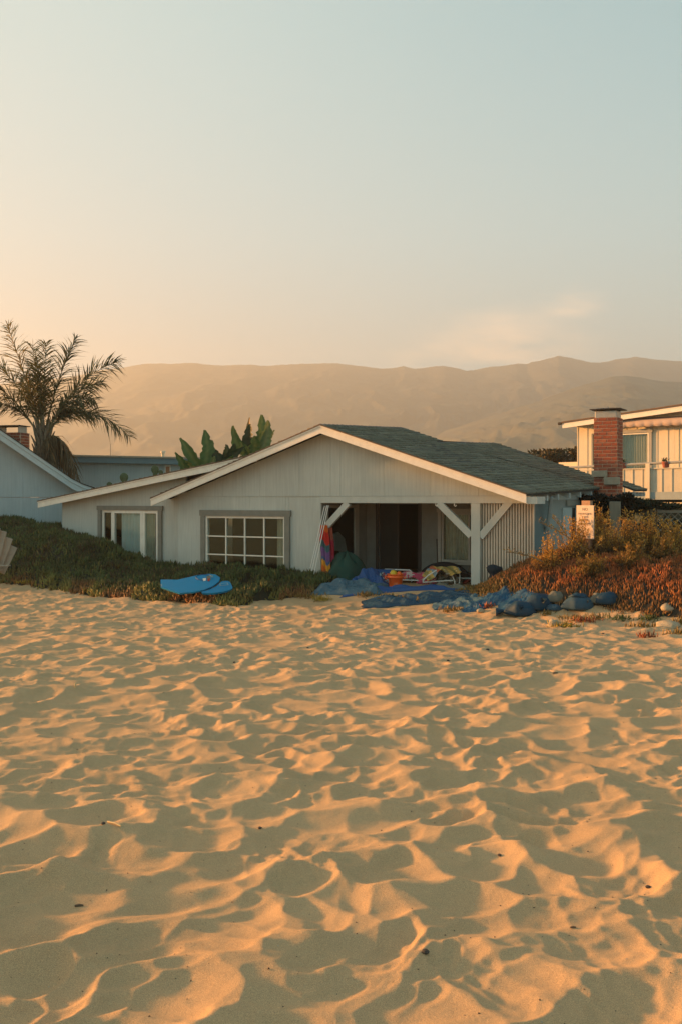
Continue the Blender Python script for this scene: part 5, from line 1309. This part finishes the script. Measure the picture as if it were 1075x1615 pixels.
# white poles leaning on the wall left of the opening
for k, (b, t, lab) in enumerate((((481, 933), (512, 798), 'leftmost of the three thin white poles leaning at the porch corner'), ((484, 934), (516, 797), 'middle one of the three thin white poles leaning at the porch corner'), ((489, 934), (519, 797), 'rightmost of the three thin white poles leaning at the porch corner'))):
    s0, _ = H.on(b[0], b[1], -.55); s1, z1 = H.on(t[0], t[1], -.04); z0 = H.on(b[0], b[1], -.55)[1]
    A = H.pt(s0, -.55, z0); B = H.pt(s1, -.045-.012*k, z1)
    tag(MB().tube([Vector((0, 0, 0)), B-A], .010, 8).build('pole', M['whitetube'], loc=A), lab, 'pole', 'white poles leaning at the porch corner')
# beach towels hung on the brace
def towel(pxs, pys, y, name, label, bands, seed, folds=.03):
    s0 = H.on(pxs[0], 850, y)[0]; s1 = H.on(pxs[1], 850, y)[0]; z1 = H.on(pxs[0], pys[0], y)[1]; z0 = H.on(pxs[0], pys[1], y)[1]
    nx, nz = 26, 60; V = []; C = []; r = random.Random(seed)
    for j in range(nz+1):
        t = j/nz
        for i in range(nx+1):
            u = i/nx; wid = .72+.28*min(1, (1-t)*3)+.05*math.sin(t*9+seed); s = (s0+s1)/2+(u-.5)*(s1-s0)*wid+.02*math.sin(t*5)
            V.append((s, y-.05+folds*(math.sin(u*13+2*t+seed)+.5*math.sin(u*29+4*t)), z0+(z1-z0)*t+(.05*math.sin(u*7)+.04*u)*(1-t)))
            tt = 1-t+.05*math.sin(u*6)+.03*(hsh(np.array(int(u*9)), np.array(seed), 4)-.5); c = bands[-1][1]
            for lim, cc in bands:
                if tt < lim: c = cc; break
            C.append(c)
    Q = [(j*(nx+1)+i, j*(nx+1)+i+1, (j+1)*(nx+1)+i+1, (j+1)*(nx+1)+i) for j in range(nz) for i in range(nx)]
    V2 = [(a, b+.008, c) for a, b, c in V]; n = len(V); rim = [i for i in range(nx+1)]+[j*(nx+1)+nx for j in range(1, nz+1)]
    o = link(name, np_mesh(name, V+V2, Q=Q+[tuple(k+n for k in q[::-1]) for q in Q]+[(a, b, b+n, a+n) for a, b in zip(rim[:-1], rim[1:])], col=np.array(C+C), mats=M['towel'], smooth=True), loc=(H.o.x, H.o.y, 0), rot=(0, 0, -H.a))
    tag(o, label, 'towel')
M['towel'] = mat('towelling', (0, 0, 0), .95, .12, 18, .4, 160, attr=True)
red, ora, yel, blu, vio, tea, mar = (.55, .03, .02), (.68, .14, .02), (.72, .32, .03), (.07, .13, .26), (.20, .10, .26), (.05, .13, .14), (.16, .02, .03)
towel((506, 521), (828, 921), -.03, 'beach_towel', 'rainbow striped beach towel hanging from the left brace of the porch', [(.08, ora), (.30, red), (.42, tea), (.58, vio), (.64, blu), (.74, yel), (.90, ora), (1.1, yel)], 1, .025)
towel((506, 519), (905, 924), .12, 'beach_towel', 'dark red towel end hanging behind the bottom of the rainbow towel', [(.5, mar), (1.1, (.07, .015, .02))], 2, .02)
towel((520, 528), (832, 891), .12, 'beach_towel', 'narrow pink and red towel hanging right of the rainbow towel', [(.3, (.42, .10, .06)), (.7, (.45, .03, .06)), (1.1, (.50, .05, .12))], 3, .02)
# green covered heap
def blob(name, px, py, Y, w, h, d, label, cat, m, prof, seed, rot=0, amp=.08):
    c = W(px, py, Y); V = []; nu = 40; nj = len(prof)
    for j, (r_, z_) in enumerate(prof):
        for i in range(nu):
            a = 2*math.pi*i/nu; k = 1+amp*float(fbm(np.array(math.cos(a)*1.5+seed), np.array(math.sin(a)*1.5+z_*2), seed, 3))
            V.append((r_*k*w/2*math.cos(a), r_*k*d/2*math.sin(a), z_*h*(1+.22*float(fbm(np.array(math.cos(a)*2.2+seed+z_), np.array(math.sin(a)*2.2), seed+4, 3)))))
    Q = [(j*nu+i, j*nu+(i+1) % nu, (j+1)*nu+(i+1) % nu, (j+1)*nu+i) for j in range(nj-1) for i in range(nu)]
    o = link(name, np_mesh(name, V, Q=Q, mats=m, smooth=True), loc=(c.x, Y, gz(c.x, Y)), rot=(0, 0, R(rot))); return tag(o, label, cat) if cat else o
M['greencloth'] = mat('dark green cover', (.012, .060, .044), .8, .12, 4, .3, 20)
blob('covered_chair', 546, 928, 24.0, 1.05, .72, .8, 'low armchair heap under a dark green cover inside the porch left', 'chair cover', M['greencloth'], [(1.15, 0), (1.12, .1), (1.05, .22), (.98, .36), (.90, .5), (.80, .64), (.68, .77), (.54, .88), (.38, .96), (.2, 1.0), (.001, 1.01)], 4, 15, .30)
# white shelf, cushions and bundles behind the bucket
def onfloor(px, Y): c = W(px, 788, Y); return c.x, gz(c.x, Y)
x, z = onfloor(585, 24.4)
T = empty('side_table', (x, 24.4, z), R(-25), 'small white square legged table standing behind the blue cloths', 'table')
tz = EYE-(903-788)/F*24.4-z
MB().box(-.12, .30, -.2, .2, tz-.05, tz).build('table_top', M['white'], T)
for a, b in ((-.11, -.19), (.26, -.19), (-.11, .15), (.26, .15)): MB().box(a, a+.04, b, b+.04, 0, tz-.051).build('leg', M['white'], T)
c = W(606, 904, 24.0); tag(MB().box(-.29, .29, -.05, .05, -.10, .10).build('cushion', M['tarp_blue'], loc=(c.x, 24.0, c.z), rot=(R(-20), 0, R(-20)), bevel=.03), 'flat blue cushion propped up behind the orange bucket', 'cushion')
pat = [(.50, .05, .10), (.60, .55, .45), (.05, .12, .17), (.30, .40, .42), (.02, .02, .03), (.16, .02, .03)]
def patterned(name, base_c, fig, s):
    m, nt, N, L, b = newmat(name); b.inputs['Roughness'].default_value = .85
    tc = N.new('ShaderNodeTexCoord'); v = N.new('ShaderNodeTexVoronoi'); v.inputs['Scale'].default_value = s; L.new(tc.outputs['Object'], v.inputs[0])
    n = N.new('ShaderNodeTexNoise'); n.inputs['Scale'].default_value = s*.8; L.new(tc.outputs['Object'], n.inputs[0])
    r = N.new('ShaderNodeValToRGB'); r.color_ramp.interpolation = 'CONSTANT'; e = r.color_ramp.elements; e[0].color = (*fig[0], 1); e[1].position = .5; e[1].color = (*base_c, 1)
    L.new(v.outputs['Distance'], r.inputs[0]); r2 = N.new('ShaderNodeValToRGB'); r2.color_ramp.interpolation = 'CONSTANT'; e = r2.color_ramp.elements
    e[0].color = (0, 0, 0, 1); e[1].position = .55; e[1].color = (1, 1, 1, 1); L.new(n.outputs[0], r2.inputs[0])
    mx = N.new('ShaderNodeMixRGB'); L.new(r2.outputs[0], mx.inputs[0]); L.new(r.outputs[0], mx.inputs[1]); mx.inputs[2].default_value = (*fig[1], 1); L.new(mx.outputs[0], b.inputs['Base Color']); return m
M['pink'] = patterned('pink flowered cloth', (.55, .42, .36), ((.52, .04, .10), (.45, .05, .10)), 11)
M['swim'] = patterned('mixed beachwear', (.03, .06, .08), ((.30, .42, .44), (.28, .05, .06)), 16)
M['pebbled'] = patterned('beige flowered cloth', (.34, .29, .21), ((.42, .37, .28), (.12, .10, .07)), 13)
cloth('beachwear_heap', 603, 922, 23.3, .95, .45, 'heap of black, blue and red beachwear left of the orange bucket', M['swim'], 21, .26, .05, -5, 'clothes', lumps=((0, .2, .7, .12),))
# orange bucket
def bucket():
    x, z = onfloor(623, 22.85); z = EYE-(931-788)/F*22.85
    T = empty('bucket', (x, 22.85, z), 0, 'orange plastic beach bucket with yellow toys in it', 'bucket'); h = .38
    MB().lathe([(.001, 0), (.125, 0), (.135, .02), (.175, h*.80), (.20, h*.80), (.205, h*.86), (.185, h*.87), (.19, h), (.205, h), (.205, h+.015), (.18, h+.015), (.165, h*.8), (.12, .03), (.001, .03)], 32).build('body', M['orange'], T, smooth=True)
    for s in (-1, 1): MB().tube([(s*.195, 0, h*.86), (s*.25, 0, h*.92), (s*.25, 0, h*.80), (s*.20, 0, h*.70)], .016, 8).build('handle', M['orange'], T)
    for k in range(5): MB().tube([(-.05+.02*k, -.158-.004*(k % 2), .13+.02*((k*3) % 4)), (-.02+.02*k, -.162, .20-.02*((k*2) % 3))], .006, 5).build('embossed_mark', M['yellowpale'], T)
    for dx, dz, r, mm, lab, nm in ((-.05, h+.03, .085, 'yellow', 'yellow rounded toy in the orange bucket', 'toy_mould'), (.09, h+.02, .06, 'orange', 'orange toy sticking out beside the yellow one', 'toy_mould')):
        q = MB(); q.lathe([(.001, r), (r*.6, r*.82), (r*.95, r*.3), (r, -.1*r), (r*1.1, -.3*r), (r*.9, -.5*r), (.001, -.5*r)], 18)
        q.v = [(a*(1+.08*math.cos(5*math.atan2(b, a))), b*(1+.08*math.cos(5*math.atan2(b, a))), c) for a, b, c in q.v]
        tag(q.build(nm, M[mm], smooth=True, loc=(x+dx, 22.85-.02, z+dz)), lab, 'toy')
    # green shovel on the cloth
    c = W(637, 932, 22.5); mb = MB(); mb.box(-.11, .10, -.05, .05, 0, .02); mb.box(.10, .26, -.012, .012, .005, .025); mb.add([(-.11, -.05, 0), (-.11, .05, 0), (-.11, .05, .05), (-.11, -.05, .05), (.09, -.052, 0), (.09, -.052, .05), (.09, .052, 0), (.09, .052, .05)], [(0, 1, 2, 3), (0, 3, 5, 4), (1, 6, 7, 2)])
    tag(mb.build('toy_shovel', M['green'], loc=(c.x, c.y, c.z-.03), rot=(R(8), 0, R(10)), bevel=.004), 'bright green toy shovel lying right of the orange bucket', 'toy')
M['yellowpale'] = mat('pale mark', (.75, .30, .12), .5)
bucket()
# lounger with the white tube frame and pink flowered pad
def lounger():
    Y = 23.9; x, z = onfloor(640, Y); z = EYE-(925-788)/F*Y; T = empty('sun_lounger', (x, Y, z), R(-14), 'low white tube lounger with a pink flowered pad in the porch', 'lounger')
    u = Y/F; hx = lambda px: (px-640)*u; hz = lambda py: (925-py)*u
    MB().tube([(hx(603), 0, hz(916)), (hx(604), 0, hz(900)), (hx(606), 0, hz(898.5)), (hx(645), 0, hz(899)), (hx(648), 0, hz(901)), (hx(648.5), 0, hz(918))], .016, 8).build('head_frame', M['whitetube'], T)
    MB().tube([(hx(610), -.25, hz(913)), (hx(690), -.25, hz(914))], .014, 8).build('side_rail', M['whitetube'], T); MB().tube([(hx(610), .3, hz(912)), (hx(690), .3, hz(913))], .014, 8).build('side_rail', M['whitetube'], T)
    for px in (632, 662, 688): MB().tube([(hx(px), -.25, hz(914)), (hx(px)+.02, -.25, -.02)], .012, 8).build('leg', M['whitetube'], T)
    V = []; nx, ny = 50, 16
    for j in range(ny+1):
        for i in range(nx+1):
            t = i/nx; s = j/ny; V.append((hx(612+78*t), -.27+.55*s, hz(911)+.06+.10*math.sin(t*3.1)*(.5+.5*math.sin(s*2.5+1))+.02*math.sin(t*17+s*4)))
    Q = [(j*(nx+1)+i, j*(nx+1)+i+1, (j+1)*(nx+1)+i+1, (j+1)*(nx+1)+i) for j in range(ny) for i in range(nx)]
    fr = [(a, b-.01, c-.14-.02*math.sin(a*20)) for a, b, c in V[:nx+1]]; n = len(V); Q += [(i, n+i, n+i+1, i+1) for i in range(nx)]
    link('pad', np_mesh('pad', V+fr, Q=Q, mats=M['pink'], smooth=True), T)
    return T
lounger()
# folding chair with the striped yellow towel
def chair():
    Y = 23.3; x, z = onfloor(695, Y); z = EYE-(928-788)/F*Y; T = empty('beach_chair', (x, Y, z), R(-6), 'white tube folding beach chair tipped over beside the porch post', 'chair')
    u = Y/F; X = lambda px: (px-695)*u; Z = lambda py: (928-py)*u
    for y, nm in ((-.22, 0), (.22, 1)):
        MB().tube([(X(667), y, Z(917)), (X(667), y, Z(914)), (X(674), y, Z(907)), (X(688), y, Z(898))], .014, 8).build('back_frame', M['whitetube'], T)
        MB().tube([(X(667), y+.002, Z(917.5)), (X(690), y, Z(915.5)), (X(713), y, Z(914))], .014, 8).build('side_rail', M['whitetube'], T)
        MB().tube([(X(702), y, Z(904)), (X(707), y, Z(903.5)), (X(713), y, Z(908)), (X(716), y, Z(916)), (X(717), y, Z(927))], .014, 8).build('leg', M['whitetube'], T)
        MB().tube([(X(718), y+.1, Z(899)), (X(724), y+.1, Z(903)), (X(724), y+.1, Z(912)), (X(722), y+.1, Z(926))], .014, 8).build('leg', M['whitetube'], T)
    MB().tube([(X(717), -.22, Z(920)), (X(717), .22, Z(920))], .012, 8).build('cross_bar', M['whitetube'], T); MB().tube([(X(667), -.22, Z(917)), (X(667), .22, Z(917))], .012, 8).build('cross_bar', M['whitetube'], T)
    # towel draped over it
    path = [(668, 911), (674, 905), (680, 900), (686, 896.5), (694, 897), (702, 898), (712, 896.5), (722, 896.5)]
    m, nt, N, L, b = newmat('striped yellow towel'); b.inputs['Roughness'].default_value = .95
    at = N.new('ShaderNodeAttribute'); at.attribute_name = 'Col'; L.new(at.outputs['Color'], b.inputs['Base Color'])
    V = []; C = []; nx, ny = 80, 30; st = [(.58, .36, .09), (.30, .26, .08), (.60, .40, .12), (.22, .30, .33), (.45, .12, .05), (.60, .38, .08), (.46, .36, .12), (.62, .44, .2)]
    for j in range(ny+1):
        s = j/ny
        for i in range(nx+1):
            t = i/nx*(len(path)-1); k = min(len(path)-2, int(t)); q = t-k; px = path[k][0]*(1-q)+path[k+1][0]*q; py = path[k][1]*(1-q)+path[k+1][1]*q
            drop = .10*max(0, .5-s)*2
            V.append((X(px)+(0.5-s)*.18, -.30+.6*s, Z(py)+.025-drop*(1+.5*math.sin(i*.12))+.012*math.sin(i*.5+s*5)+.02*math.sin(s*9+i*.2)))
            c = st[int((i/nx*11+s*.6)) % len(st)]; g = .85 if (j//2) % 2 else 1.1; C.append(tuple(v*g for v in c))
    Q = [(j*(nx+1)+i, j*(nx+1)+i+1, (j+1)*(nx+1)+i+1, (j+1)*(nx+1)+i) for j in range(ny) for i in range(nx)]
    tag(link('striped_towel', np_mesh('striped_towel', V, Q=Q, col=np.array(C), mats=m, smooth=True), loc=T.location, rot=T.rotation_euler), 'yellow striped towel draped over the tipped white tube chair', 'towel')
chair()
cloth('quilt', 694, 925, 23.7, 1.05, .5, 'beige flowered quilt bunched up under the white tube chair', M['pebbled'], 31, .34, .05, -6, 'quilt', lumps=((0, 0, .8, .10),))
cloth('flowered_towel', 672, 918, 23.6, .5, .35, 'pink flowered towel end lying at the left of the tube chair', M['pink'], 33, .20, .04, -6, 'towel')
# black arc: a round black boogie bag
def arc():
    Y = 24.3; c = W(700, 922, Y); mb = MB(); n = 40; w = 42/F*Y; h = 33/F*Y; vs = []
    poly = [(w*math.cos(math.pi*i/n), h*math.sin(math.pi*i/n)**.9) for i in range(n+1)]
    mb.prism(poly[::-1], -.1, .1); tag(mb.build('wheel_bag', M['black'], loc=(c.x, Y, gz(c.x, Y)-.05), rot=(R(-12), 0, R(-18)), bevel=.02), 'round topped black bag standing behind the yellow striped towel', 'bag')
arc()
c = W(690, 893, 24.45); tag(MB().tube([(0, 0, -.4), (-.03, .03, .70)], .016, 8).build('broom_stick', M['rust'], loc=c), 'dark thin broom stick leaning on the porch back wall', 'broom')
# low white bench behind the post with things under it
def bench():
    Y = 23.6; x, z = onfloor(734, Y); T = empty('bench', (x, Y, z), -H.a, 'low white bench standing behind the porch post', 'bench'); u = Y/F
    zt = (EYE-(910-788)*u)-z
    for k in range(3): MB().box(-.25, .35, -.2+.14*k, -.07+.14*k, zt-.03, zt).build('slat', M['white_shaded'], T)
    for a in (-.22, .27): MB().box(a, a+.05, -.18, .18, 0, zt-.031).build('leg', M['white_shaded'], T)
    tag(MB().box(-.20, .18, -.10, .10, -.06, .04).build('cooler_bag', M['black'], loc=(x, Y+.02, z+zt+.06), rot=(0, 0, -H.a), bevel=.03), 'small black bag lying on the pale bench by the post', 'bag')
    c = W(735, 918, 23.5); tag(MB().box(-.16, .16, -.03, .03, -.02, .05).build('rolled_mat', M['orange_red'], loc=(c.x, c.y, c.z), rot=(0, R(-35), R(-20)), bevel=.02), 'folded red and cream mat leaning under the pale bench', 'mat')
M['orange_red'] = mat('dull red', (.30, .04, .03), .8, .2, 5)
bench()
# driftwood cloth and flat board in the sand
cloth('beach_mat', 705, 937, 22.2, 1.05, .5, 'sand coloured folded beach mat lying in front of the tube chair', M['bag_pale'], 41, .10, .035, -14, 'mat')
c = W(688, 934, 22.4); tag(MB().tube([(-.30, 0, .05), (-.1, .02, .03), (.12, 0, -.02), (.34, -.03, -.07)], [.03, .035, .03, .018], 8).build('driftwood', M['wood'], loc=c), 'dark stick of driftwood on the folded beach mat', 'driftwood')
# dark bundle on the right before the battens
def bundle():
    Y = 21.35; c = W(777, 922, Y); T = empty('dark_bundle', (c.x, Y, gz(c.x, Y)-.02), 0, 'dark blue black bundled bag with a knotted top by the batten screen', 'bag')
    zb_ = T.location.z; u = Y/F; base = EYE-(925-788)*u-zb_
    q = MB(); q.lathe([(.001, 0), (.14, .0), (.165, .08), (.15, .20), (.11, .27), (.12, .30), (.15, .36), (.14, .43), (.09, .48), (.001, .50)], 20)
    q.v = [(a*(1+.14*math.sin(3*math.atan2(b, a)+c_*9))+.02*math.sin(c_*9)+.03*c_, b*.8, c_+base) for a, b, c_ in q.v]; q.build('sack', M['darkbag'], T, smooth=True)
    q = MB(); q.tube([(.09, 0, base+.40), (.17, -.02, base+.40), (.20, -.02, base+.34)], [.06, .055, .02], 8); q.build('knot', M['darkbag'], T, smooth=True)
    q = MB(); q.tube([(-.10, 0, base+.38), (-.15, 0, base+.43)], [.03, .015], 6); q.build('corner', M['darkbag'], T)
M['darkbag'] = mat('blue black cloth', (.012, .024, .034), .7, .25, 6, .6, 12)
bundle()
# inflatables behind the shrub
def floats():
    for k, (px, py, Y, w, h, m, lab) in enumerate(((836, 884, 22.4, .30, .10, 'skyblue', 'bright blue float end sticking up against the batten screen'), (822, 896, 22.0, .34, .10, 'skyblue', 'light blue folded float right of the yellow one'), (814, 904, 21.8, .42, .13, 'yellow', 'yellow beach float lying behind the left end of the bank'), (806, 913, 21.5, .55, .06, 'skypale', 'pale blue flat float lowest beside the dark bundle'))):
        c = W(px, py, Y); q = MB(); q.lathe([(.001, -1), (.7, -.8), (1, 0), (.75, .8), (.001, 1)], 16); q.v = [(a*w/2*(1+.15*math.sin(a*5+k)), b*w*.3, c_*h*.8+.12*a*w) for a, b, c_ in q.v]
        tag(q.build('beach_float', M[m], smooth=True, loc=c, rot=(0, 0, R(-20))), lab, 'float')
M['skyblue'] = mat('sky blue vinyl', (.035, .22, .38), .4, .08, 4); M['skypale'] = mat('pale blue vinyl', (.13, .28, .32), .5, .08, 4)
floats()
# two blue boards lying on the bank
def board(pts, Y0, z_off, label, marks, thick=.05, tilt=.0, dY=None):
    """outline in photo pixels, laid on a plane rising away from the viewer"""
    pl = []
    for px, py in pts:
        Y = Y0+(PYB-py)/ (PYB-PYT)*DB; v = W(px, py, Y); pl.append(v)
    c = sum(pl, Vector())/len(pl); mb = MB(); n = len(pl); nrm = (pl[n//3]-pl[0]).cross(pl[2*n//3]-pl[0]).normalized(); nrm = -nrm if nrm.z < 0 else nrm
    top = [p-c for p in pl]; bot = [p*.97-nrm*thick for p in top]; mid = [p*1.0-nrm*thick*.45 for p in top]
    mb.add(top+mid+bot, [tuple(range(n)), tuple(range(3*n-1, 2*n-1, -1))]+[(i, (i+1) % n, (i+1) % n+n, i+n) for i in range(n)]+[(i+n, (i+1) % n+n, (i+1) % n+2*n, i+2*n) for i in range(n)])
    T = empty('body_board', c, 0, label, 'board', 'blue boards on the left bank'); mb.build('deck', M['boardblue'], T)
    return T, nrm, c
PYB, PYT = 937, 905
def spline(pts, n=6):
    out = []; m = len(pts)
    for i in range(m):
        p0, p1, p2, p3 = pts[i-1], pts[i], pts[(i+1) % m], pts[(i+2) % m]
        for k in range(n):
            t = k/n; out.append(tuple(.5*((2*p1[a])+(-p0[a]+p2[a])*t+(2*p0[a]-5*p1[a]+4*p2[a]-p3[a])*t*t+(-p0[a]+3*p1[a]-3*p2[a]+p3[a])*t**3) for a in (0, 1)))
    return out
M['boardblue'] = mat('bright blue board', (.002, .21, .40), .5, .05, 3, wear=((.004, .15, .27), 5, .3), spec=.2)
M['boarddark'] = mat('dark board ring', (.012, .07, .17), .4)
M['tail'] = mat('pale tail edge', (.22, .33, .36), .6)
big = [(253.5, 914), (270, 914), (280, 914.3), (297, 910.5), (315, 906.3), (330, 905), (340, 906), (347.5, 911), (346, 916.5), (336, 924), (322, 930), (305, 933.5), (290, 934.5), (284, 935.3), (270, 931), (254, 925.5)]
YB = gyo(310, 937, .24); DB = max(.35, min(1.2, gyo(310, 905, .27)-YB))
B1, nr, c1 = board(big, YB, 0, 'large bright blue board lying on top with a dark ringed emblem', None)
def onb(c, nrm, px, py, lift):
    # point of the board plane seen at the pixel
    d = Vector(((px-537.5)/F, 1, (788-py)/F)); o = Vector((0, 0, EYE)); t = (c-o).dot(nrm)/d.dot(nrm); return o+d*t-c+nrm*lift
ring = [onb(c1, nr, 322+13*math.cos(a), 911+4.5*math.sin(a), .008) for a in [i*math.pi/9+1.6 for i in range(13)]]
MB().tube(ring, .008, 5).build('emblem_ring', M['boarddark'], B1)
def patch(T, c, nrm, poly, m, nm, lift=.006): MB().add([onb(c, nrm, a, b, lift) for a, b in poly], [tuple(range(len(poly)))]).build(nm, m, T)
patch(B1, c1, nr, [(326, 909), (331, 908.5), (333, 914.5), (327, 916)], M['bag_pale'], 'emblem'); patch(B1, c1, nr, [(327.5, 914), (331.5, 911.5), (331, 917), (328, 917)], M['orange_red'], 'emblem', .009); patch(B1, c1, nr, [(320, 913), (325, 912), (325, 916), (321, 917)], M['white'], 'emblem', .008)
patch(B1, c1, nr, [(332, 908), (336, 908), (337, 911), (333, 911)], M['skypale'], 'emblem')
patch(B1, c1, nr, [(254, 921.5), (256, 921), (256, 925.5), (254, 925.4)], M['tail'], 'tail_edge')
small = [(318, 933.5), (330, 930), (342, 924), (350, 917), (361, 916.5), (365, 922), (366.5, 928), (356, 932), (340, 934.5), (325, 935.3)]
B2, n2, c2 = board(spline(small, 3), YB+.06, -.06, 'smaller blue board tucked under the right end of the large one', None)
patch(B2, c2, n2, [(346, 920.5), (359, 919), (361, 923), (347, 924.5)], M['tail'], 'emblem'); patch(B2, c2, n2, [(348, 921.3), (357.5, 920), (359, 922.5), (349, 923.7)], M['boardblue'], 'emblem', .009)
# red things by the pane window
c = W(456, 918, 23.9); q = MB(); q.lathe([(.001, 0), (.075, 0), (.085, .08), (.05, .17), (.018, .21), (.001, .21)], 14)
tag(q.build('red_toy', M['orange_red'], smooth=True, loc=(c.x, c.y, c.z-.12)), 'small pink red toy standing by the lower right corner of the pane window', 'toy')
M['pinkred'] = mat('pink red plastic', (.50, .06, .07), .5)
bpy.data.objects['red_toy'].data.materials[0] = M['pinkred']
s, z = H.on(335, 893, .35); P_ = H.pt(s, .28, z-.2)
q = MB(); q.lathe([(.001, 0), (.12, .02), (.15, .16), (.10, .30), (.04, .36), (.001, .37)], 14); tag(q.build('red_cushion', M['orange_red'], smooth=True, loc=P_), 'dark red cushion inside the lower left pane of the window', 'cushion')
# pale cushion behind the porch side window
so = H.on(506, 850, 0)[0]
d_, z_ = H.side(537, 862, so-.25); q = MB()
q.prism([(-.42, .36), (-.2, .40), (.12, .22), (.22, -.05), (.20, -.32), (.12, -.30), (-.10, -.12), (-.45, -.08)][::-1], -.04, .04)
M['palegrey'] = mat('pale grey cloth', (.40, .38, .33), .9)
tag(q.build('grey_cushion', M['palegrey'], loc=H.pt(so-.22, d_, z_), rot=(0, 0, R(90)-H.a), bevel=.02), 'pale grey cushion leaning inside the porch side window', 'cushion')
# weathered chair at the left edge
def adirondack():
    Y = 25.2; u = Y/F; x = (0-537.5)*u; z = EYE-(917-788)*u; T = empty('adirondack_chair', (x, Y, z), 0, 'weathered grey slatted adirondack chair cut by the left edge', 'chair')
    X = lambda px: px*u; Z = lambda py: (917-py)*u
    sl = [((-12, 900), (2, 838)), ((-7, 902), (10, 849)), ((-3, 905), (16, 863))]
    for k, (a, b) in enumerate([((-22, 896), (-6, 832))]+sl):
        A = Vector((X(a[0]), .08*k, Z(a[1]))); B = Vector((X(b[0]), .08*k+.1, Z(b[1]))); MB().beam(A, B, .20, .03, (0, 1, 0)).build('back_slat', M['chairwood'], T, bevel=.012)
    MB().beam((X(-30), -.1, Z(892.5)), (X(16.5), .02, Z(892)), .12, .03, (0, 0, 1)).build('armrest', M['chairwood'], T, bevel=.01)
    MB().beam((X(-30), .0, Z(905)), (X(0), .2, Z(899)), .40, .03).build('seat', M['chairwood'], T)
    for p in (-26, -4): MB().box(X(p), X(p)+.06, -.05, .0, -.1, Z(893)).build('leg', M['chairwood'], T)
M['chairwood'] = mat('grey weathered chair wood', (.30, .27, .21), .85, .15, 4, .3, 40)
adirondack()
# debris on the sand
def debris():
    k = 0
    for px, py, s, kind, lab in ((670, 1505, .018, 'p', 'black pebble alone in the foreground sand, lower right of centre'), (125, 1431, .020, 's', 'short dark stick in the sand at the lower left'), (1021, 1401, .014, 'p', 'dark pebble in the sand near the right edge'), (180, 1302, .045, 't', 'pale yellow straw lying at the left'), (163, 1300, .014, 'p', 'tiny dark pebble just left of the pale straw'), (145, 1014, .05, 't2', 'pale bleached twig far back on the left sand'), (119, 1085, .03, 'q', 'pale shell fragment standing in the left middle sand'), (768, 1025, .03, 'p', 'dark seaweed scrap in the middle distance right of centre'), (903, 1465, .013, 's', 'small brown stick in the sand at the lower right'), (787, 1350, .012, 'p', 'dark speck of seaweed in the right foreground'), (706, 1042, .02, 'p', 'dark scrap on the sand below the dusty blue sheeting'), (410, 1308, .012, 'p', 'tiny dark pebble in the sand left of centre'), (370, 1045, .02, 'p', 'dark scrap on the far sand below the pane window'), (485, 1022, .02, 'p', 'dark scrap on the far sand below the white poles'), (950, 1000, .03, 'p', 'brown leaf scrap on the far sand at the right'), (875, 1062, .03, 's', 'brown stick on the sand in the right middle distance')):
        YY = np.arange(1.9, 27, .01); XX = (px-537.5)/F*YY; ZZ = EYE-(py-788)/F*YY; hit = np.nonzero(ZZ < sand_z(XX, YY))[0]; Y = float(YY[hit[0]]) if len(hit) else 20.
        p = Vector(((px-537.5)/F*Y, Y, 0))
        k += 1; r = random.Random(k); mb = MB()
        if kind == 'p':
            mb.lathe([(.001, -.6), (.7, -.4), (1, .1), (.6, .6), (.001, .7)], 7); mb.v = [(a*s*r.uniform(.8, 1.2), b*s*r.uniform(.8, 1.2), c*s*.8) for a, b, c in mb.v]; m = M['rust']; nm = 'pebble'
        elif kind == 's': mb.tube([(-s, 0, 0), (0, s*.2, s*.1), (s, 0, s*.1)], [s*.25, s*.3, s*.2], 6); m = M['twig']; nm = 'stick'
        elif kind in ('t', 't2'): mb.tube([(-s, s*.9, .004), (s*.2, 0, .008), (s, -s*.6, .003)], .005, 6); m = M['straw']; nm = 'straw'
        else: mb.tube([(0, 0, -.01), (0, 0, s), (.004, 0, s*1.6)], [s*.4, s*.3, .004], 6); m = M['straw']; nm = 'shell'
        tag(mb.build(nm, m, loc=(p.x, p.y, sz(p.x, p.y)+.003)), lab, 'debris', 'scraps lying on the sand')
M['straw'] = mat('pale straw', (.60, .44, .22), .7)
debris()
# fine grit: small dark grains and shell bits scattered over the sand
def grit():
    rg = np.random.default_rng(3); n = 1500; Y = 2.2+rg.random(n)**1.3*14; X = rg.uniform(-1, 1, n)*(.42*Y+.6); Z = sand_z(X, Y)+.0005
    s = rg.uniform(.0016, .0045, n)*(1+Y*.06); P = np.stack([X, Y, Z], 1)
    o = np.array([[1, 0, 0], [-.5, .87, 0], [-.5, -.87, 0], [0, 0, .8]])
    V = (P[:, None]+o[None]*s[:, None, None]*rg.uniform(.6, 1.4, (n, 4, 1))).reshape(-1, 3); i = np.arange(n)*4
    T = np.concatenate([np.stack([i, i+1, i+3], 1), np.stack([i+1, i+2, i+3], 1), np.stack([i+2, i, i+3], 1)])
    c = np.where(rg.random((n, 1)) < .75, np.array([[.05, .035, .02]]), np.array([[.45, .38, .27]]))
    tag(link('grit', np_mesh('grit', V, T=T, col=np.repeat(c, 4, 0), mats=M['succ'])), 'dark grains and shell bits scattered over the sand', kind='stuff')
grit()
